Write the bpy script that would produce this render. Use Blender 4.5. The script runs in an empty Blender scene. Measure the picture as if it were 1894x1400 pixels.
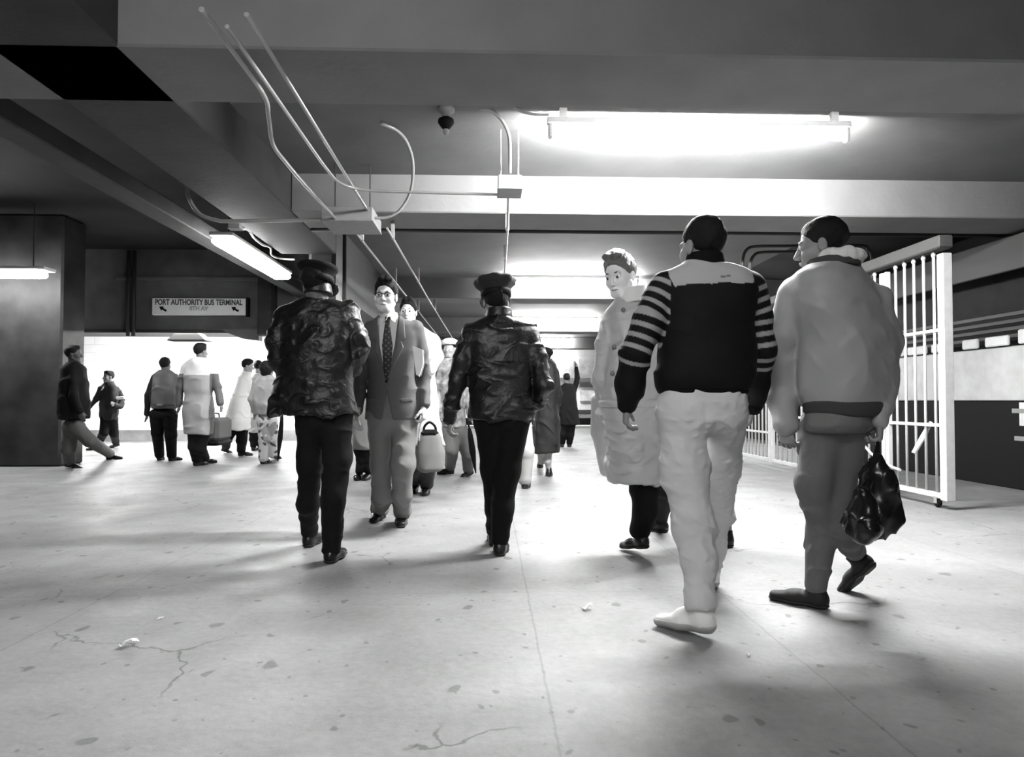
import bpy, math, time
import numpy as np
from mathutils import Vector, Matrix, Euler
T0 = time.time()
sc = bpy.context.scene
COL = sc.collection
W, H = 1894, 1400
# ------------------------------------------------------------------ camera
F, CX, CY = 1250.0, 948.0, 710.0
YAW, PITCH = math.radians(2.0), math.radians(1.42)
CAMZ = 1.0
cam = bpy.data.objects.new('camera', bpy.data.cameras.new('camera'))
COL.objects.link(cam)
cam.location = (0, 0, CAMZ)
cam.rotation_euler = (math.pi/2 + PITCH, 0, -YAW)
cam.data.sensor_width = 36.0
cam.data.lens = F/W*36.0
cam.data.shift_x = (W/2 - CX)/W
cam.data.shift_y = (CY - H/2)/W
cam.data.clip_start = 0.05
cam.data.clip_end = 200
sc.camera = cam
# ------------------------------------------------------------------ world, exposure
sc.view_settings.view_transform = 'Standard'
sc.view_settings.look = 'None'
sc.view_settings.gamma = 1.0
sc.view_settings.use_curve_mapping = False
sc.view_settings.exposure = 0.45
wd = bpy.data.worlds.new('world'); sc.world = wd; wd.use_nodes = True
wd.node_tree.nodes['Background'].inputs[0].default_value = (0.5, 0.5, 0.5, 1)
wd.node_tree.nodes['Background'].inputs[1].default_value = 0.03
TUBE = 430.0            # emission of the fluorescent tubes

_R = np.array(Euler((math.pi/2 + PITCH, 0, -YAW)).to_matrix())
def ray(px, py):
    return _R @ np.array([(px - CX)/F, -(py - CY)/F, -1.0])
def J(px, py, Y):
    """world point seen at a pixel of the 1894x1400 frame, at distance Y down the concourse"""
    d = ray(px, py); t = Y/d[1]
    return np.array([0, 0, CAMZ]) + d*t
def G(px, py):
    d = ray(px, py); t = -CAMZ/d[2]
    return np.array([0, 0, CAMZ]) + d*t
def PZ(px, py, z):
    d = ray(px, py); t = (z - CAMZ)/d[2]
    return np.array([0, 0, CAMZ]) + d*t

# ------------------------------------------------------------------ materials
_mats = {}
def mat(name, col=0.5, rough=0.7, metal=0.0, bump=0.0, bscale=40.0, var=0.0, vscale=3.0, coat=0.0, tone=False, emit=0.0, sheen=0.0, spec=0.3, distort=0.0):
    if name in _mats: return _mats[name]
    m = bpy.data.materials.new(name); m.use_nodes = True
    nt = m.node_tree; N = nt.nodes; L = nt.links
    b = N['Principled BSDF']
    b.inputs['Roughness'].default_value = rough
    b.inputs['Metallic'].default_value = metal
    b.inputs['Coat Weight'].default_value = coat
    b.inputs['Sheen Weight'].default_value = sheen
    b.inputs['Specular IOR Level'].default_value = spec
    b.inputs['Base Color'].default_value = (col, col, col*0.985, 1)
    tc = N.new('ShaderNodeTexCoord')
    if var > 0 or tone:
        src = None
        if tone:
            at = N.new('ShaderNodeAttribute'); at.attribute_name = 'tone'
            src = at.outputs['Fac']
        if var > 0:
            n = N.new('ShaderNodeTexNoise'); n.inputs['Scale'].default_value = vscale; n.inputs['Detail'].default_value = 5
            L.new(tc.outputs['Object'], n.inputs['Vector'])
            mr = N.new('ShaderNodeMapRange'); mr.inputs[1].default_value = 0.3; mr.inputs[2].default_value = 0.7
            mr.inputs[3].default_value = 1 - var; mr.inputs[4].default_value = 1 + var
            L.new(n.outputs['Fac'], mr.inputs[0])
            mu = N.new('ShaderNodeMath'); mu.operation = 'MULTIPLY'
            L.new(mr.outputs[0], mu.inputs[0])
            if src: L.new(src, mu.inputs[1])
            else: mu.inputs[1].default_value = col
            src = mu.outputs[0]
        cc = N.new('ShaderNodeCombineColor')
        for i in range(3): L.new(src, cc.inputs[i])
        L.new(cc.outputs[0], b.inputs['Base Color'])
    if bump > 0:
        n = N.new('ShaderNodeTexNoise'); n.inputs['Scale'].default_value = bscale; n.inputs['Detail'].default_value = 6
        n.inputs['Distortion'].default_value = distort
        L.new(tc.outputs['Object'], n.inputs['Vector'])
        bp = N.new('ShaderNodeBump'); bp.inputs['Strength'].default_value = bump; bp.inputs['Distance'].default_value = 0.01
        L.new(n.outputs['Fac'], bp.inputs['Height']); L.new(bp.outputs[0], b.inputs['Normal'])
    if emit > 0:
        b.inputs['Emission Color'].default_value = (1, 1, 1, 1)
        b.inputs['Emission Strength'].default_value = emit
    _mats[name] = m
    return m

# ------------------------------------------------------------------ plain mesh helpers
def link(name, V, Fc, m, parent=None, smooth=True, tone=None, root=(0, 0, 0)):
    me = bpy.data.meshes.new(name)
    V = np.asarray(V, dtype=np.float64) - np.asarray(root, dtype=np.float64)
    if isinstance(Fc, np.ndarray):
        n = len(Fc); k = Fc.shape[1]
        me.vertices.add(len(V)); me.vertices.foreach_set('co', V.astype(np.float32).ravel())
        me.loops.add(n*k); me.loops.foreach_set('vertex_index', Fc.astype(np.int32).ravel())
        me.polygons.add(n); me.polygons.foreach_set('loop_start', np.arange(0, n*k, k, dtype=np.int32))
        me.polygons.foreach_set('loop_total', np.full(n, k, dtype=np.int32))
        me.update(calc_edges=True)
    else:
        me.from_pydata([tuple(v) for v in V], [], [tuple(f) for f in Fc]); me.update()
    if smooth: me.polygons.foreach_set('use_smooth', np.ones(len(me.polygons), dtype=bool))
    if tone is not None:
        a = me.attributes.new('tone', 'FLOAT', 'POINT'); a.data.foreach_set('value', np.asarray(tone, dtype=np.float32))
    me.materials.append(m)
    o = bpy.data.objects.new(name, me); COL.objects.link(o)
    if parent is not None: o.parent = parent
    return o
def tag(o, label=None, cat=None, group=None, kind=None):
    if label: o['label'] = label
    if cat: o['category'] = cat
    if group: o['group'] = group
    if kind: o['kind'] = kind
    return o
def empty(name, loc, label, cat, group=None):
    o = bpy.data.objects.new(name, None); COL.objects.link(o); o.location = tuple(loc); o.empty_display_size = 0.1
    return tag(o, label, cat, group)

class MB:
    """collects pieces of ONE mesh"""
    def __init__(s): s.V = []; s.F = []
    def add(s, V, Fc):
        n = len(s.V); s.V += [tuple(v) for v in V]; s.F += [tuple(i + n for i in f) for f in Fc]; return s
    def box(s, x0, x1, y0, y1, z0, z1, bev=0.0):
        if bev <= 0:
            V = [(x, y, z) for z in (z0, z1) for y in (y0, y1) for x in (x0, x1)]
            return s.add(V, [(0, 2, 3, 1), (4, 5, 7, 6), (0, 1, 5, 4), (2, 6, 7, 3), (0, 4, 6, 2), (1, 3, 7, 5)])
        b = min(bev, (x1-x0)/2.01, (y1-y0)/2.01, (z1-z0)/2.01)
        def ring(z, i):
            a0, a1, c0, c1 = x0+i, x1-i, y0+i, y1-i
            k = b if i == 0 else b*0.3
            return [(a0+k, c0, z), (a1-k, c0, z), (a1, c0+k, z), (a1, c1-k, z), (a1-k, c1, z), (a0+k, c1, z), (a0, c1-k, z), (a0, c0+k, z)]
        V = ring(z0, b) + ring(z0+b, 0) + ring(z1-b, 0) + ring(z1, b)
        Fc = [tuple(reversed(range(8))), tuple(range(24, 32))]
        for r in range(3):
            for i in range(8):
                j = (i+1) % 8; Fc.append((r*8+i, r*8+j, r*8+8+j, r*8+8+i))
        return s.add(V, Fc)
    def tube(s, pts, r, n=10, smooth=0, closed=False):
        P = [np.array(p, float) for p in pts]
        if smooth and len(P) > 2:
            Q = []
            for i in range(len(P)-1):
                p0 = P[max(i-1, 0)]; p1 = P[i]; p2 = P[i+1]; p3 = P[min(i+2, len(P)-1)]
                for k in range(smooth):
                    t = k/smooth
                    Q.append(0.5*((2*p1) + (-p0+p2)*t + (2*p0-5*p1+4*p2-p3)*t*t + (-p0+3*p1-3*p2+p3)*t**3))
            Q.append(P[-1])
            if hasattr(r, '__len__'): r = np.interp(np.linspace(0, 1, len(Q)), np.linspace(0, 1, len(r)), r)
            P = Q
        m = len(P); V = []; up = None
        for i, p in enumerate(P):
            if closed: d = P[(i+1) % m] - P[i-1]
            else: d = P[min(i+1, m-1)] - P[max(i-1, 0)]
            d = d/(np.linalg.norm(d)+1e-9)
            if up is None:
                up = np.array([0, 0, 1.0]) if abs(d[2]) < 0.9 else np.array([1.0, 0, 0])
            up = up - d*np.dot(up, d); up /= np.linalg.norm(up)
            sd = np.cross(d, up)
            rr = r[i] if hasattr(r, '__len__') else r
            for k in range(n):
                a = 2*math.pi*k/n
                V.append(p + rr*(math.cos(a)*sd + math.sin(a)*up))
        Fc = []
        for i in range(m if closed else m-1):
            j = (i+1) % m
            for k in range(n):
                l = (k+1) % n
                Fc.append((i*n+k, i*n+l, j*n+l, j*n+k))
        if not closed:
            Fc.append(tuple(reversed(range(n)))); Fc.append(tuple(range((m-1)*n, m*n)))
        return s.add(V, Fc)
    def prism(s, poly, a, b, axis='y'):
        """poly in the two other axes, extruded a..b along axis"""
        n = len(poly); V = []
        for t in (a, b):
            for (u, v) in poly:
                V.append({'y': (u, t, v), 'x': (t, u, v), 'z': (u, v, t)}[axis])
        Fc = [tuple(range(n)), tuple(reversed(range(n, 2*n)))]
        for i in range(n):
            j = (i+1) % n; Fc.append((i, n+i, n+j, j))
        return s.add(V, Fc)
    def lathe(s, prof, c, n=24, ax=np.eye(3), sx=1, sy=1, mod=None):
        """prof [(r,z)], axes rows ax"""
        V = []; c = np.array(c, float)
        for (r, z) in prof:
            for k in range(n):
                a = 2*math.pi*k/n; q = r*(mod(a, r) if mod else 1)
                V.append(c + ax[0]*q*math.cos(a)*sx + ax[1]*q*math.sin(a)*sy + ax[2]*z)
        Fc = []
        for i in range(len(prof)-1):
            for k in range(n):
                l = (k+1) % n; Fc.append((i*n+k, i*n+l, (i+1)*n+l, (i+1)*n+k))
        Fc.append(tuple(reversed(range(n)))); Fc.append(tuple(range((len(prof)-1)*n, len(prof)*n)))
        return s.add(V, Fc)
    def build(s, name, m, parent=None, root=(0, 0, 0), smooth=False):
        o = link(name, s.V, s.F, m, parent, smooth=False, root=root)
        if smooth:
            me = o.data
            me.polygons.foreach_set('use_smooth', np.array([len(p.vertices) <= 4 for p in me.polygons]))
        return o

# ------------------------------------------------------------------ signed distance modelling
f32 = np.float32
def smin(a, b, k):
    if k <= 0: return np.minimum(a, b)
    h = np.clip(0.5 + 0.5*(b-a)/k, 0, 1)
    return b + (a-b)*h - k*h*(1-h)
def smax(a, b, k): return -smin(-a, -b, k)
class Cone:
    def __init__(s, A, B, ra, rb):
        s.A = np.array(A, f32); s.B = np.array(B, f32); s.ra = ra; s.rb = rb
        r = max(ra, rb); s.lo = np.minimum(s.A, s.B) - r; s.hi = np.maximum(s.A, s.B) + r
    def __call__(s, P):
        d = s.B - s.A; L2 = float(d @ d) + 1e-12
        q = P - s.A; t = np.clip((q @ d)/L2, 0, 1)
        w = q - t[..., None]*d
        return np.sqrt((w*w).sum(-1)) - (s.ra + (s.rb - s.ra)*t)
class Ell:
    def __init__(s, c, r, R=None):
        s.c = np.array(c, f32); s.r = np.array(r, f32); s.R = None if R is None else np.array(R, f32)
        m = max(r); s.lo = s.c - m; s.hi = s.c + m
    def __call__(s, P):
        q = P - s.c
        if s.R is not None: q = q @ s.R.T
        k0 = np.sqrt(((q/s.r)**2).sum(-1)); k1 = np.sqrt(((q/(s.r*s.r))**2).sum(-1)) + 1e-9
        return k0*(k0-1)/k1
class ECone:
    """tapered limb of elliptic section; side = direction of ru"""
    def __init__(s, A, B, ua, ub, va, vb, side):
        s.A = np.array(A, f32); s.B = np.array(B, f32); d = s.B-s.A; s.L = float(np.linalg.norm(d)); s.d = d/s.L
        sd = np.array(side, f32); sd = sd - s.d*(sd @ s.d); s.s = sd/np.linalg.norm(sd); s.v = np.cross(s.d, s.s)
        s.q = (ua, ub, va, vb); m = max(s.q); s.lo = np.minimum(s.A, s.B)-m; s.hi = np.maximum(s.A, s.B)+m
    def __call__(s, P):
        q = P - s.A; t = np.clip((q @ s.d)/s.L, 0, 1)
        w = q - (t*s.L)[..., None]*s.d
        ua, ub, va, vb = s.q
        ru = ua+(ub-ua)*t; rv = va+(vb-va)*t; ra = np.minimum(ru, rv)
        a = w @ s.s; b = w @ s.v; c = w @ s.d
        k0 = np.sqrt((a/ru)**2+(b/rv)**2+(c/ra)**2); k1 = np.sqrt((a/ru**2)**2+(b/rv**2)**2+(c/ra**2)**2)+1e-9
        return k0*(k0-1)/k1
class Loft:
    """upright body: stations (z, cx, cy, ru, rv); side = unit xy of ru"""
    def __init__(s, st, side, p=2.4, cap=0.02, grow=0.0):
        st = sorted(st); a = np.array(st, float)
        z = a[:, 0]; zz = np.linspace(z[0], z[-1], 60)
        cols = []
        for i in range(1, 5):   # smooth interpolation
            y = np.interp(zz, z, a[:, i]); k = np.array([1, 2, 3, 2, 1.])/9
            ye = np.concatenate([[y[0]]*2, y, [y[-1]]*2]); y = np.convolve(ye, k, 'valid'); cols.append(y)
        cols[2] = cols[2]+grow; cols[3] = cols[3]+grow
        s.z = zz; s.c = cols; s.side = np.array([side[0], side[1]], f32)/math.hypot(side[0], side[1]); s.p = p; s.cap = cap
        s.z0 = z[0]-grow; s.z1 = z[-1]+grow; m = max(cols[2].max(), cols[3].max())
        s.lo = np.array([cols[0].min()-m, cols[1].min()-m, s.z0], f32); s.hi = np.array([cols[0].max()+m, cols[1].max()+m, s.z1], f32)
    def uv(s, P):
        z = P[..., 2]; x = P[..., 0]-np.interp(z, s.z, s.c[0]); y = P[..., 1]-np.interp(z, s.z, s.c[1])
        return x*s.side[0]+y*s.side[1], -x*s.side[1]+y*s.side[0]
    def __call__(s, P):
        z = P[..., 2]; u, v = s.uv(P)
        ru = np.interp(z, s.z, s.c[2]); rv = np.interp(z, s.z, s.c[3])
        k = (np.abs(u/ru)**s.p + np.abs(v/rv)**s.p)**(1/s.p)
        r = np.sqrt(u*u+v*v)+1e-6
        d = (k-1)*np.minimum(r/np.maximum(k, 1e-3), ru)
        return smax(smax(d, s.z0 - z, s.cap), z - s.z1, s.cap).astype(f32)
class Fn:
    def __init__(s, f, lo=None, hi=None): s.f = f; s.lo = lo; s.hi = hi
    def __call__(s, P): return s.f(P)
class Body:
    def __init__(s): s.ops = []; s.lo = np.full(3, 1e9); s.hi = np.full(3, -1e9)
    def u(s, p, k=0.02):
        s.ops.append(('u', p, k)); s.lo = np.minimum(s.lo, p.lo); s.hi = np.maximum(s.hi, p.hi); return s
    def sub(s, p, k=0.01): s.ops.append(('s', p, k)); return s
    def inter(s, p, k=0.005): s.ops.append(('i', p, k)); return s
    def add(s, f): s.ops.append(('d', f, 0)); return s     # displacement, outward positive
    def chain(s, pts, rr, k=0.02, scale=1.0):
        for i in range(len(pts)-1): s.u(Cone(pts[i], pts[i+1], rr[i]*scale, rr[i+1]*scale), k)
        return s
    def ev(s, P, cen=None, rad=0):
        d = np.full(P.shape[:-1], 0.5, f32)
        for op, p, k in s.ops:
            if op == 'd': d = d - p(P); continue
            sel = None
            if cen is not None and op != 'i' and p.lo is not None:
                g = np.maximum(np.maximum(p.lo - cen, cen - p.hi), 0)
                sel = np.sqrt((g*g).sum(-1)) < rad + 0.05
                if not sel.any(): continue
                if sel.all(): sel = None
            Q = P if sel is None else P[sel]
            e = p(Q); c = d if sel is None else d[sel]
            if op == 'u': r = smin(c, e, k)
            elif op == 's': r = smax(c, -e, k)
            else: r = smax(c, e, k)
            if sel is None: d = r.astype(f32)
            else: d[sel] = r
        return d
    def mesh(s, h=0.008):
        B = 16; lo = s.lo - 0.03; hi = s.hi + 0.03
        nb = np.ceil((hi-lo)/(B*h)).astype(int)+0
        nb = np.maximum(nb, 1)
        bi = np.stack(np.meshgrid(*[np.arange(n) for n in nb], indexing='ij'), -1).reshape(-1, 3)
        cen = (lo + (bi+0.5)*B*h - 0.5*h).astype(f32)
        rad = 0.87*B*h
        dc = s.ev(cen[:, None, :], cen, rad)[:, 0]
        keep = np.abs(dc) < rad*1.6 + 0.02
        D = np.empty(tuple(nb*B), f32).reshape(nb[0], B, nb[1], B, nb[2], B)
        sg = np.where(dc < 0, -1, 1).astype(f32)
        D[bi[:, 0], :, bi[:, 1], :, bi[:, 2], :] = sg[:, None, None, None]
        off = (np.stack(np.meshgrid(*[np.arange(B)]*3, indexing='ij'), -1).reshape(-1, 3)*h).astype(f32)
        K = np.nonzero(keep)[0]
        for c0 in range(0, len(K), 160):
            ks = K[c0:c0+160]
            P = (lo + bi[ks]*B*h).astype(f32)[:, None, :] + off
            v = s.ev(P, cen[ks], rad)
            b = bi[ks]; D[b[:, 0], :, b[:, 1], :, b[:, 2], :] = v.reshape(-1, B, B, B)
        D = D.reshape(tuple(nb*B))
        for a in range(3):
            ix = [slice(None)]*3; ix[a] = 0; D[tuple(ix)] = 1; ix[a] = -1; D[tuple(ix)] = 1
        return surface_nets(D, lo, h)
def surface_nets(D, lo, h):
    S = D < 0
    c = np.zeros(tuple(n-1 for n in D.shape), np.uint8)
    for i in (0, 1):
        for j in (0, 1):
            for k in (0, 1):
                c += S[i:D.shape[0]-1+i, j:D.shape[1]-1+j, k:D.shape[2]-1+k]
    A = np.argwhere((c > 0) & (c < 8))
    idx = np.full(c.shape, -1, np.int32); idx[A[:, 0], A[:, 1], A[:, 2]] = np.arange(len(A))
    cor = [(i, j, k) for i in (0, 1) for j in (0, 1) for k in (0, 1)]
    val = {q: D[A[:, 0]+q[0], A[:, 1]+q[1], A[:, 2]+q[2]] for q in cor}
    acc = np.zeros((len(A), 3)); cnt = np.zeros(len(A))
    for q in cor:
        for ax in range(3):
            if q[ax]: continue
            r = list(q); r[ax] = 1; r = tuple(r)
            a, b = val[q], val[r]; m = (a < 0) != (b < 0)
            t = np.where(m, a/(a-b+1e-12), 0)
            e = np.array(q, float)[None, :].repeat(len(A), 0); e[:, ax] += t
            acc += e*m[:, None]; cnt += m
    V = lo + (A + acc/np.maximum(cnt, 1)[:, None])*h
    Fs = []
    for ax in range(3):
        n1 = [slice(None)]*3; n2 = [slice(None)]*3; n1[ax] = slice(0, -1); n2[ax] = slice(1, None)
        X = S[tuple(n1)] != S[tuple(n2)]
        E = np.argwhere(X)
        o1, o2 = [(1, 2), (2, 0), (0, 1)][ax]
        ok = (E[:, o1] > 0) & (E[:, o2] > 0) & (E[:, o1] < D.shape[o1]-1) & (E[:, o2] < D.shape[o2]-1); E = E[ok]
        def at(a, b):
            q = E.copy(); q[:, o1] += a; q[:, o2] += b
            return idx[q[:, 0], q[:, 1], q[:, 2]]
        Q = np.stack([at(-1, -1), at(0, -1), at(0, 0), at(-1, 0)], 1)
        ins = S[E[:, 0], E[:, 1], E[:, 2]]
        Q[~ins] = Q[~ins][:, ::-1]
        Fs.append(Q)
    Fc = np.concatenate(Fs)
    Fc = Fc[(Fc >= 0).all(1)]
    return V, Fc
def folds(amp, freq, dirv, seed=0, warp=1.3, sharp=1.5, mask=None):
    """creases in cloth: ridges running across dirv, warped and broken up"""
    rs = np.random.RandomState(seed); a = rs.uniform(0, 6.28, 6); dv = np.array(dirv, f32); dv = dv/np.linalg.norm(dv)
    k1 = rs.normal(size=3).astype(f32)*0.45*freq; k2 = rs.normal(size=3).astype(f32)*0.6*freq; k3 = rs.normal(size=3).astype(f32)*0.5*freq
    def f(P):
        w = np.sin(P @ k1 + a[0]) + 0.7*np.sin(P @ k2 + a[1])
        ph = (P @ dv)*freq + warp*w
        rid = (1-np.abs(np.sin(ph*0.5)))**sharp
        m = np.clip(0.5+0.6*np.sin(P @ k3 + a[2] + w), 0, 1)
        r = amp*(rid*m - 0.22)
        if mask is not None: r = r*mask(P)
        return r.astype(f32)
    return f
def lumps(amp, freq, seed=0):
    rs = np.random.RandomState(seed); ks = (rs.normal(size=(5, 3))*freq).astype(f32); a = rs.uniform(0, 6.28, 5)
    def f(P):
        r = 0
        for k, q in zip(ks, a): r = r + np.sin(P @ k + q)
        return (amp*r/3).astype(f32)
    return f
def poly2(x, z, pts):
    """signed distance to a polygon in the (x,z) plane, negative inside"""
    d = np.full(x.shape, 1e9, f32); ins = np.zeros(x.shape, bool); n = len(pts)
    for i in range(n):
        ax, az = pts[i]; bx, bz = pts[(i+1) % n]
        ex, ez = bx-ax, bz-az; wx, wz = x-ax, z-az
        t = np.clip((wx*ex+wz*ez)/(ex*ex+ez*ez+1e-12), 0, 1)
        d = np.minimum(d, (wx-ex*t)**2+(wz-ez*t)**2)
        cr = ((az <= z) & (bz > z)) | ((az > z) & (bz <= z))
        xx = ax+(z-az)/(bz-az+1e-12)*ex
        ins ^= cr & (x < xx)
    d = np.sqrt(d)
    return np.where(ins, -d, d).astype(f32)
def emit_body(b, name, m, parent, root, h, tone=None):
    V, Fc = b.mesh(h)
    o = link(name, V, Fc, m, parent, tone=None if tone is None else tone(V.astype(f32)), root=root)
    return o
# ================================================================== THE CONCOURSE
M_ceil = mat('ceiling_paint', 0.14, 0.75, bump=0.25, bscale=14, var=0.10, vscale=2.0)
M_ceil_shade = mat('ceiling_baked_shade', 0.018, 0.8, bump=0.2, bscale=9, var=0.35, vscale=1.4)  # shade of the unlit ceiling recesses, put into a near-black colour
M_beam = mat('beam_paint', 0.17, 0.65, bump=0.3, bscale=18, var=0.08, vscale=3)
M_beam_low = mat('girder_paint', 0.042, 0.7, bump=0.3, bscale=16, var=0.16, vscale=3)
M_fascia = mat('fascia_paint', 0.11, 0.6, bump=0.3, bscale=10, var=0.28, vscale=2.2)
M_col = mat('column_paint', 0.03, 0.45, bump=0.3, bscale=12, var=0.3, vscale=4)
M_metal = mat('conduit_metal', 0.32, 0.35, metal=0.25, bump=0.1, bscale=60)
M_metal_dk = mat('conduit_dark', 0.03, 0.5)
M_box = mat('junction_box', 0.25, 0.5, bump=0.08, bscale=30, var=0.08, vscale=12)
M_white = mat('white_enamel', 0.75, 0.35)
M_rail = mat('rail_paint', 0.5, 0.4, bump=0.08, bscale=40, var=0.08, vscale=14)
M_black = mat('black_matte', 0.006, 0.6, spec=.1)
M_dark = mat('dark_panel', 0.008, 0.6, var=0.3, vscale=5, spec=.1)
M_tube = mat('tube_glow', 0.9, 0.5, emit=TUBE)
M_tube_main = mat('tube_glow_main', 0.9, 0.5, emit=TUBE*2.9)
M_tube_weak = mat('tube_glow_weak', 0.9, 0.5, emit=TUBE*0.42)
M_diff = mat('diffuser_glow', 0.9, 0.5, emit=45.0)
M_paper = mat('paper', 0.8, 0.8, var=0.05, vscale=20)

def floor_mat():
    m = bpy.data.materials.new('concrete_floor'); m.use_nodes = True
    nt = m.node_tree; N = nt.nodes; L = nt.links; b = N['Principled BSDF']
    tc = N.new('ShaderNodeTexCoord'); O = tc.outputs['Object']
    def noise(s, d=6, dis=0.0, rough=0.55):
        n = N.new('ShaderNodeTexNoise'); n.inputs['Scale'].default_value = s; n.inputs['Detail'].default_value = d
        n.inputs['Distortion'].default_value = dis; n.inputs['Roughness'].default_value = rough
        L.new(O, n.inputs['Vector']); return n.outputs['Fac']
    def mr(x, a, c, d, e):
        n = N.new('ShaderNodeMapRange'); n.inputs[1].default_value = a; n.inputs[2].default_value = c
        n.inputs[3].default_value = d; n.inputs[4].default_value = e; L.new(x, n.inputs[0]); return n.outputs[0]
    def ma(op, x, y, z=None):
        n = N.new('ShaderNodeMath'); n.operation = op
        for i, q in enumerate((x, y, z)):
            if q is None: continue
            if isinstance(q, (int, float)): n.inputs[i].default_value = q
            else: L.new(q, n.inputs[i])
        return n.outputs[0]
    base = mr(noise(1.1, 8, 0.6), 0.3, 0.7, 0.16, 0.255)
    fine = mr(noise(26, 6), 0.3, 0.7, 0.90, 1.08)
    grain = mr(noise(160, 3), 0.3, 0.7, 0.93, 1.06)
    v = ma('MULTIPLY', ma('MULTIPLY', base, fine), grain)
    # trodden gum and dirt spots
    def spots(scale, thr, dark, rnd):
        mp = N.new('ShaderNodeMapping'); mp.inputs['Scale'].default_value = (1, 0.75, 1)
        mp.inputs['Location'].default_value = (rnd, rnd*2, 0)
        wn = N.new('ShaderNodeTexNoise'); wn.inputs['Scale'].default_value = 9; L.new(O, wn.inputs['Vector'])
        mx = N.new('ShaderNodeMixRGB'); mx.blend_type = 'ADD'; mx.inputs[0].default_value = 0.09
        L.new(O, mx.inputs[1]); L.new(wn.outputs['Color'], mx.inputs[2]); L.new(mx.outputs[0], mp.inputs['Vector'])
        vo = N.new('ShaderNodeTexVoronoi'); vo.inputs['Scale'].default_value = scale; vo.inputs['Randomness'].default_value = 1
        L.new(mp.outputs[0], vo.inputs['Vector'])
        sep = N.new('ShaderNodeSeparateColor'); L.new(vo.outputs['Color'], sep.inputs[0])
        on = ma('GREATER_THAN', sep.outputs[0], thr)
        size = mr(sep.outputs[1], 0, 1, 0.05, 0.17)
        dsk = mr(ma('DIVIDE', vo.outputs['Distance'], size), 0.75, 1.1, 1.0, 0.0)
        return ma('SUBTRACT', 1.0, ma('MULTIPLY', ma('MULTIPLY', on, dsk), dark))
    v = ma('MULTIPLY', v, spots(5.5, 0.25, 0.5, 0.0))
    v = ma('MULTIPLY', v, spots(16.0, 0.5, 0.35, 7.1))
    v = ma('MULTIPLY', v, spots(9.0, 0.3, 0.45, 3.3))
    # cast joints along the concourse, and wandering cracks
    sx = N.new('ShaderNodeSeparateXYZ'); L.new(O, sx.inputs[0])
    wob = mr(noise(7, 4), 0, 1, -0.012, 0.012)
    def line(coord, at, w, dk):
        dd = ma('ABSOLUTE', ma('ADD', ma('SUBTRACT', coord, at), wob), None)
        return ma('SUBTRACT', 1.0, ma('MULTIPLY', mr(dd, w*0.5, w, 1, 0), dk))
    for x in (0.2, 1.2, 3.05, -1.95, -4.4): v = ma('MULTIPLY', v, line(sx.outputs[0], x, 0.006, 0.25))
    for y in (3.55, 7.6, 11.4): v = ma('MULTIPLY', v, line(sx.outputs[1], y, 0.006, 0.15))
    vo = N.new('ShaderNodeTexVoronoi'); vo.feature = 'DISTANCE_TO_EDGE'; vo.inputs['Scale'].default_value = 0.8
    mx = N.new('ShaderNodeMixRGB'); mx.blend_type = 'ADD'; mx.inputs[0].default_value = 0.35
    wn = N.new('ShaderNodeTexNoise'); wn.inputs['Scale'].default_value = 3; wn.inputs['Detail'].default_value = 8; L.new(O, wn.inputs['Vector'])
    L.new(O, mx.inputs[1]); L.new(wn.outputs['Color'], mx.inputs[2]); L.new(mx.outputs[0], vo.inputs['Vector'])
    cr = ma('MULTIPLY', mr(vo.outputs['Distance'], 0.002, 0.006, 1, 0), mr(noise(0.9, 2), 0.54, 0.58, 0, 1))
    v = ma('MULTIPLY', v, ma('SUBTRACT', 1.0, ma('MULTIPLY', cr, 0.55)))
    cc = N.new('ShaderNodeCombineColor')
    for i in range(3): L.new(v, cc.inputs[i])
    L.new(cc.outputs[0], b.inputs['Base Color'])
    L.new(mr(noise(3.5, 5), 0.3, 0.7, 0.50, 0.68), b.inputs['Roughness'])
    bp = N.new('ShaderNodeBump'); bp.inputs['Strength'].default_value = 0.35; bp.inputs['Distance'].default_value = 0.006
    L.new(ma('ADD', noise(30, 6), ma('MULTIPLY', noise(4, 3), 1.5)), bp.inputs['Height']); L.new(bp.outputs[0], b.inputs['Normal'])
    return m
def tile_mat(name, col, w, h, mortar=0.5, rough=0.25):
    m = bpy.data.materials.new(name); m.use_nodes = True
    nt = m.node_tree; N = nt.nodes; L = nt.links; b = N['Principled BSDF']
    tc = N.new('ShaderNodeTexCoord'); sp = N.new('ShaderNodeSeparateXYZ'); L.new(tc.outputs['Object'], sp.inputs[0])
    ad = N.new('ShaderNodeMath'); ad.operation = 'ADD'; L.new(sp.outputs[0], ad.inputs[0]); L.new(sp.outputs[1], ad.inputs[1])
    cb = N.new('ShaderNodeCombineXYZ'); L.new(ad.outputs[0], cb.inputs[0]); L.new(sp.outputs[2], cb.inputs[1])
    br = N.new('ShaderNodeTexBrick'); L.new(cb.outputs[0], br.inputs['Vector'])
    br.inputs['Scale'].default_value = 1; br.inputs['Brick Width'].default_value = w; br.inputs['Row Height'].default_value = h
    br.inputs['Mortar Size'].default_value = 0.008; br.inputs['Color1'].default_value = (col, col, col, 1)
    br.inputs['Color2'].default_value = (col*0.93, col*0.93, col*0.93, 1); k = col*mortar; br.inputs['Mortar'].default_value = (k, k, k, 1)
    L.new(br.outputs['Color'], b.inputs['Base Color']); b.inputs['Roughness'].default_value = rough
    bp = N.new('ShaderNodeBump'); bp.inputs['Strength'].default_value = 0.3; bp.inputs['Distance'].default_value = 0.004; bp.invert = True
    L.new(br.outputs['Fac'], bp.inputs['Height']); L.new(bp.outputs[0], b.inputs['Normal'])
    return m
M_floor = floor_mat(); M_tile = tile_mat('glazed_tile', 0.85, 0.42, 0.2, 0.8)
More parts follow.
